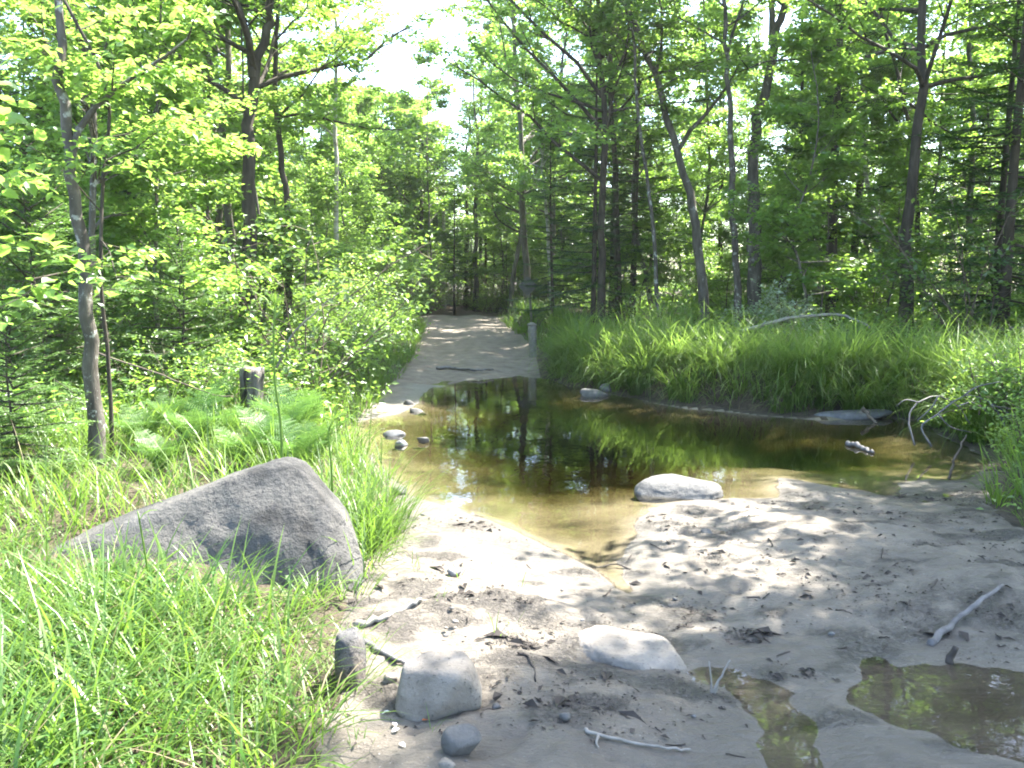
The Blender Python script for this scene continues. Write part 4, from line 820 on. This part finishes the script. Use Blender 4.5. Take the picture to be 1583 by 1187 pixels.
top = D(815, 428, 21.5) - np.array([b[0], b[1], gz]); mb = MB(); mb.add(*tube(np.array([[.02, 0, -.3], top * .5 + [.02, 0, 0], top]), .028, 8)); obj('post', mb.mesh('sign_post'), M['driftwood'], e)
c = D(816, 442, 21.44) - np.array([b[0], b[1], gz]); h2 = 15.5 * sc; rr_ = .15; ring = []
for q in range(4):
    for a in np.linspace(-.35, .35, 5):
        t = q * np.pi / 2 + a; k = h2 / (abs(math.cos(t)) + abs(math.sin(t))); k = min(k, h2 * .9); ring.append((k * math.cos(t), k * math.sin(t)))
ring = np.array(ring); nn = len(ring); Vs = np.vstack([np.stack([ring[:, 0], np.full(nn, y_), ring[:, 1]], -1) for y_ in (-.004, .004)]); Vs = np.vstack([Vs, [[0, -.004, 0], [0, .004, 0]]]); jj = np.arange(nn); kk = (jj + 1) % nn
mb = MB(); mb.add(Vs + c, [np.stack([jj, kk, nn + kk, nn + jj], -1), np.vstack([np.stack([kk, jj, np.full(nn, 2 * nn)], -1), np.stack([nn + jj, nn + kk, np.full(nn, 2 * nn + 1)], -1)])]); obj('diamond_panel', mb.mesh('sign_panel', False), M['sign_metal'], e)

# tall single sedge stems
def stem_plant(name, pts, depth, label, seed, nleaf=5, wpx=4, umbel=False, L=.35):
    r = np.random.default_rng(seed); P3 = np.array([D(px, py, depth) for px, py in pts]); base = P3[0].copy(); base[2] = H1(base[0], base[1]); e = bpy.data.objects.new(name, None); COL.objects.link(e); e.location = base; tag(e, label, 'sedge')
    P3[0] = base; c = curve(P3, 16) - base; rr_ = wpx * depth / F_PX / 2; mb = MB(); mb.add(*tube(c, np.linspace(rr_, rr_ * .5, 16), 5), .8); obj('stalk', mb.mesh('sedge_stalk'), M['grass'], e)
    for k in range(nleaf):
        q = c[int(3 + 11 * k / max(nleaf - 1, 1))]; mb = MB(); V, P = blades(q[None], np.array([r.choice([0, np.pi]) + r.normal() * .5]), np.array([L * r.uniform(.7, 1.2)]), np.array([.3]), np.array([r.uniform(1.6, 2.6)]), np.array([.016]), r); mb.add(V, P, .8); obj('blade', mb.mesh('sedge_blade'), M['grass'], e)
    if umbel:
        mb = MB(); n = 26; d = nrm(np.stack([r.normal(size=n), r.normal(size=n), np.abs(r.normal(size=n)) + .3], -1)); V, P = leaves(np.repeat(c[-1:], n, 0), d, r.normal(size=(n, 3)), r.uniform(.04, .12, n), np.full(n, .007)); mb.add(V, P, .7); obj('seed_head', mb.mesh('seed_head', False), M['grass'], e)
stem_plant('sedge_stem', [(437, 720), (434, 660), (425, 590), (423, 520), (426, 470)], 5.1, 'tall single sedge with drooping blades and a seed head behind the boulder', 1, 5, 5, True, .32)
stem_plant('sedge_stem', [(238, 985), (235, 930), (225, 860), (213, 790)], 3.6, 'tall yellow-green stem rising in front of the boulder', 2, 3, 5, False, .14)
stem_plant('sedge_stem', [(515, 760), (512, 720), (508, 670), (515, 650)], 5.2, 'upright sedge stem in the pale grass behind the boulder tip', 3, 5, 4, True, .3)
stem_plant('sedge_stem', [(285, 830), (280, 790), (290, 700), (250, 640)], 5.4, 'leaning sedge stem above the boulder ridge', 4, 4, 3, True, .3)

# dark litter on the mud: too many bits to count
r = np.random.default_rng(8); n = 3600; cl = [(1060, 955, .16, .14, 5), (1150, 988, .09, .05, 2), (1195, 1045, .13, .07, 4), (1020, 815, .25, .2, 4), (1500, 960, .35, .2, 9), (1440, 810, .4, .22, 6), (905, 1000, .2, .08, 5), (800, 1012, .13, .07, 4), (1300, 890, .6, .3, 8), (690, 892, .08, .07, 1), (720, 815, .18, .12, 3),
       (760, 950, .25, .1, 4), (1130, 870, .4, .2, 5), (1250, 800, .6, .25, 6), (560, 960, .2, .25, 3), (760, 1090, .4, .2, 4), (940, 1090, .4, .2, 5), (1180, 960, .5, .2, 4), (1540, 860, .4, .3, 5), (1470, 770, .35, .2, 6)]
w = np.array([c[4] for c in cl], float); ci = r.choice(len(cl), n, p=w / w.sum()); cxy = np.array([G(c[0], c[1])[:2] for c in cl])[ci]; sg = np.array([(c[2], c[3]) for c in cl])[ci]
xy = cxy + r.normal(size=(n, 2)) * sg * .75; xy = xy[n2(xy[:, 0], xy[:, 1], .22, 45) + .5 * n2(xy[:, 0] * .4, xy[:, 1], .09, 46) > -.02]; n = len(xy); z = height(xy[:, 0], xy[:, 1]); ok = z > .002; xy, z = xy[ok], z[ok]; n = len(z); az = r.uniform(0, 6.28, n)
A = np.stack([np.cos(az), np.sin(az), r.normal(size=n) * .12], -1); N = UP + r.normal(size=(n, 3)) * .45; Lq = np.exp(r.normal(size=n) * .7) * .017; V, P = leaves(np.stack([xy[:, 0], xy[:, 1], z + .004], -1), A, N, Lq, Lq * r.uniform(.15, .6, n), .25)
mb = MB(); mb.add(V, P); tag(obj('litter', mb.mesh('litter', False), M['litter']), 'dark bits of bark and leaf litter strewn over the mud', 'litter', kind='stuff')
r = np.random.default_rng(18); n = 42000; x = r.uniform(-1.0, 3.4, n); y = r.uniform(2.3, 6.9, n); z = height(x, y)
k = (z > .003) & (LL(x, y) < .05) & (RR(x, y) < .1) & (n2(x * .6, y, .22, 71, 4) + .25 * n2(x, y, .05, 72) > .16 + .22 * r.uniform(size=n)); x, y, z = x[k], y[k], z[k]; n = len(x); az = r.uniform(0, 6.28, n)
Lq = np.exp(r.normal(size=n) * .5) * .0075; V, P = leaves(np.stack([x, y, z + .003], -1), np.stack([np.cos(az), np.sin(az), r.normal(size=n) * .15], -1), UP + r.normal(size=(n, 3)) * .5, Lq, Lq * r.uniform(.2, .8, n), .2)
mb = MB(); mb.add(V, P); tag(obj('silt_litter', mb.mesh('silt_litter', False), M['litter']), 'fine dark crumbs of bark washed into drifts on the sand', 'litter', kind='stuff')
r = np.random.default_rng(9)
for k in range(46):
    px, py = r.uniform(700, 1560), r.uniform(785, 1175); b = G(px, py)
    if H1(b[0], b[1]) < .006 or RR(b[:1], b[1:2])[0] > -.1: continue
    a = r.uniform(0, 3.14); l = r.uniform(12, 34); stick('dead_twig', [(px, py), (px + l * .5 * math.cos(a), py + l * .22 * math.sin(a) + r.normal() * 2), (px + l * math.cos(a), py + l * .45 * math.sin(a))], r.uniform(1.6, 3.6), 'litter', 'thin dark twig lying on the open mud', seed=40 + k, n=7, sides=5, lift=.4)['group'] = 'dark twigs on the mud'
for k, (px, py, mt, lab) in enumerate(((652, 1112, 'orange_leaf', 'small fallen orange leaf beside the tan blocky stone'), (612, 1128, 'petal', 'white petal fallen on the mud below the tan stone'), (604, 1102, 'petal', 'white petal fallen on the mud below the tan stone'), (618, 1152, 'petal', 'white petal fallen on the mud below the tan stone'), (606, 1136, 'petal', 'white petal fallen on the mud below the tan stone'))):
    b = G(px, py, .05); b[2] = H1(b[0], b[1]) + .008; V, P = leaves(np.zeros((1, 3)), np.array([[1., .3, .1]]), np.array([[.1, -.2, 1]]), .035, .02, .2, 2); mb = MB(); mb.add(V, P)
    o = tag(obj('fallen_leaf' if k == 0 else 'fallen_petal', mb.mesh('fallen_leaf'), M[mt], loc=b, rz=k * 1.7), lab, 'leaf' if k == 0 else 'petal'); 
    if k: o['group'] = 'white petals below the tan stone'

# tall young maples that fill the middle height of the woods
r = np.random.default_rng(505); tky = []
wood('P', scatter(9, (1.5, 16), (18, 32), 1.8, lambda x, y: inview(x, y, .5) and dR(x, y) > 2.0, r, tky), 'filling the gaps between the trunks behind the grassy bank', r, 1.2, 1.75)
wood('P', scatter(9, (-14, -3), (11, 28), 1.8, lambda x, y: inview(x, y, .5) and dL(x, y) > 1.5, r, tky), 'filling the gaps between the trunks behind the ferns', r, 1.2, 1.7)
wood('P', [(q * y, y) for q, y in ((-.185, 30), (-.172, 33), (-.16, 35), (-.148, 33.5), (-.135, 36), (-.12, 34), (-.105, 37), (-.095, 33), (-.165, 40), (-.13, 41), (-.11, 42), (-.15, 44), (-.178, 38), (-.09, 40))], 'closing the view at the far end of the road', r, 1.3, 1.6, only=[1, 3])
# plants of the near edges
r = np.random.default_rng(61)
w, c = conifer(2.1, 1.0, r, nb=60, z0=.12, tw=16, step=.014, nl=.042, nw=.015, r0=.02, droop=-.05); HM = (w.mesh('hemlock_trunk'), c.mesh('hemlock_crown', False)); HM[0].materials.append(M['bark_dark']); HM[1].materials.append(M['needle_fresh'])
for (x, y, sc, lab) in ((-3.35, 5.9, .62, 'small bright hemlock at the grass edge, its sprays touching the lichen-spotted birch'), (-4.2, 6.6, .8, 'bushy bright hemlock behind the small one at the grass edge'), (-3.5, 9.4, .95, 'young hemlock between the lichen-spotted birch and the stump'), (-4.6, 8.6, 1.3, 'taller young hemlock in the shade behind the lichen-spotted birch'), (-4.9, 10.2, 1.0, 'young hemlock well behind the weathered stump')):
    plant_tree('young_hemlock', *HM, None, None, (x, y, H1(x, y) - .02), r.uniform(0, 6), sc, lab, 'hemlock')
n = 6; pth = np.stack([np.linspace(0, .3, n), np.linspace(0, -.1, n), np.linspace(-.1, 2.6, n)], -1)
w, c = broadleaf(pth, .014, .005, r, z0=.9, nlimb=11, limb=.85, nsub=4, ntw=2, nlf=6, L=.15, sides=6, shape=2)
plant_tree('broadleaf_sapling', w.mesh('broad_sapling_stem'), c.mesh('broad_sapling_crown', False), M['twig'], M['leaf_fresh'], (-3.3, 5.0, H1(-3.3, 5.0)), .4, .85, 'large-leaved sapling at the grass edge before the lichen-spotted birch', 'sapling')
w, c = shrub(1.0, 1.1, r, 12, 8, 4, 7, .065); b = D(1222, 520, 14.2)
plant_tree('sun_painted_shrub', w.mesh('sun_painted_shrub_stems'), c.mesh('sun_painted_shrub_foliage', False), M['twig'], M['sun_painted_leaf'], (b[0], b[1], H1(b[0], b[1])), 0, 1.0, 'shrub with sunlight painted into its whitish leaves behind the tall grass under the arching branch', 'shrub', None, 'stems', 'foliage')
w, c = shrub(.7, 1.1, r, 12, 8, 4, 7, .045)
for k, (x, y, lab) in enumerate(((4.75, 8.2, 'small pale-leaved shrub on the near bank beside the bleached branches'), (4.2, 7.0, 'second small pale-leaved shrub nearer the sand on the near bank'))):
    m1, m2 = (w.mesh('bank_shrub_stems'), c.mesh('bank_shrub_foliage', False)) if k == 0 else (m1, m2)
    plant_tree('bank_shrub', m1, m2, M['twig'], M['leaf_fresh'], (x, y, H1(x, y)), k * 2., 1.0 - .2 * k, lab, 'shrub', None, 'stems', 'foliage')

# added for lens glare, thin haze: one closed box round the whole place
m, nt, out = mat_new('glare_haze'); pv = nd(nt, 'ShaderNodeVolumePrincipled'); pv.inputs['Color'].default_value = (.97, .98, 1, 1); pv.inputs['Density'].default_value = .0005; pv.inputs['Anisotropy'].default_value = .35
nt.links.new(pv.outputs[0], out.inputs['Volume'])
hz = [(x, y, z) for z in (-1.9, 22) for x, y in ((-235, -75), (235, -75), (235, 235), (-235, 235))]
tag(obj('glare_haze', mesh('glare_haze', hz, [[(0, 3, 2, 1), (4, 5, 6, 7), (0, 1, 5, 4), (1, 2, 6, 5), (2, 3, 7, 6), (3, 0, 4, 7)]], smooth=False), m), kind='stuff')
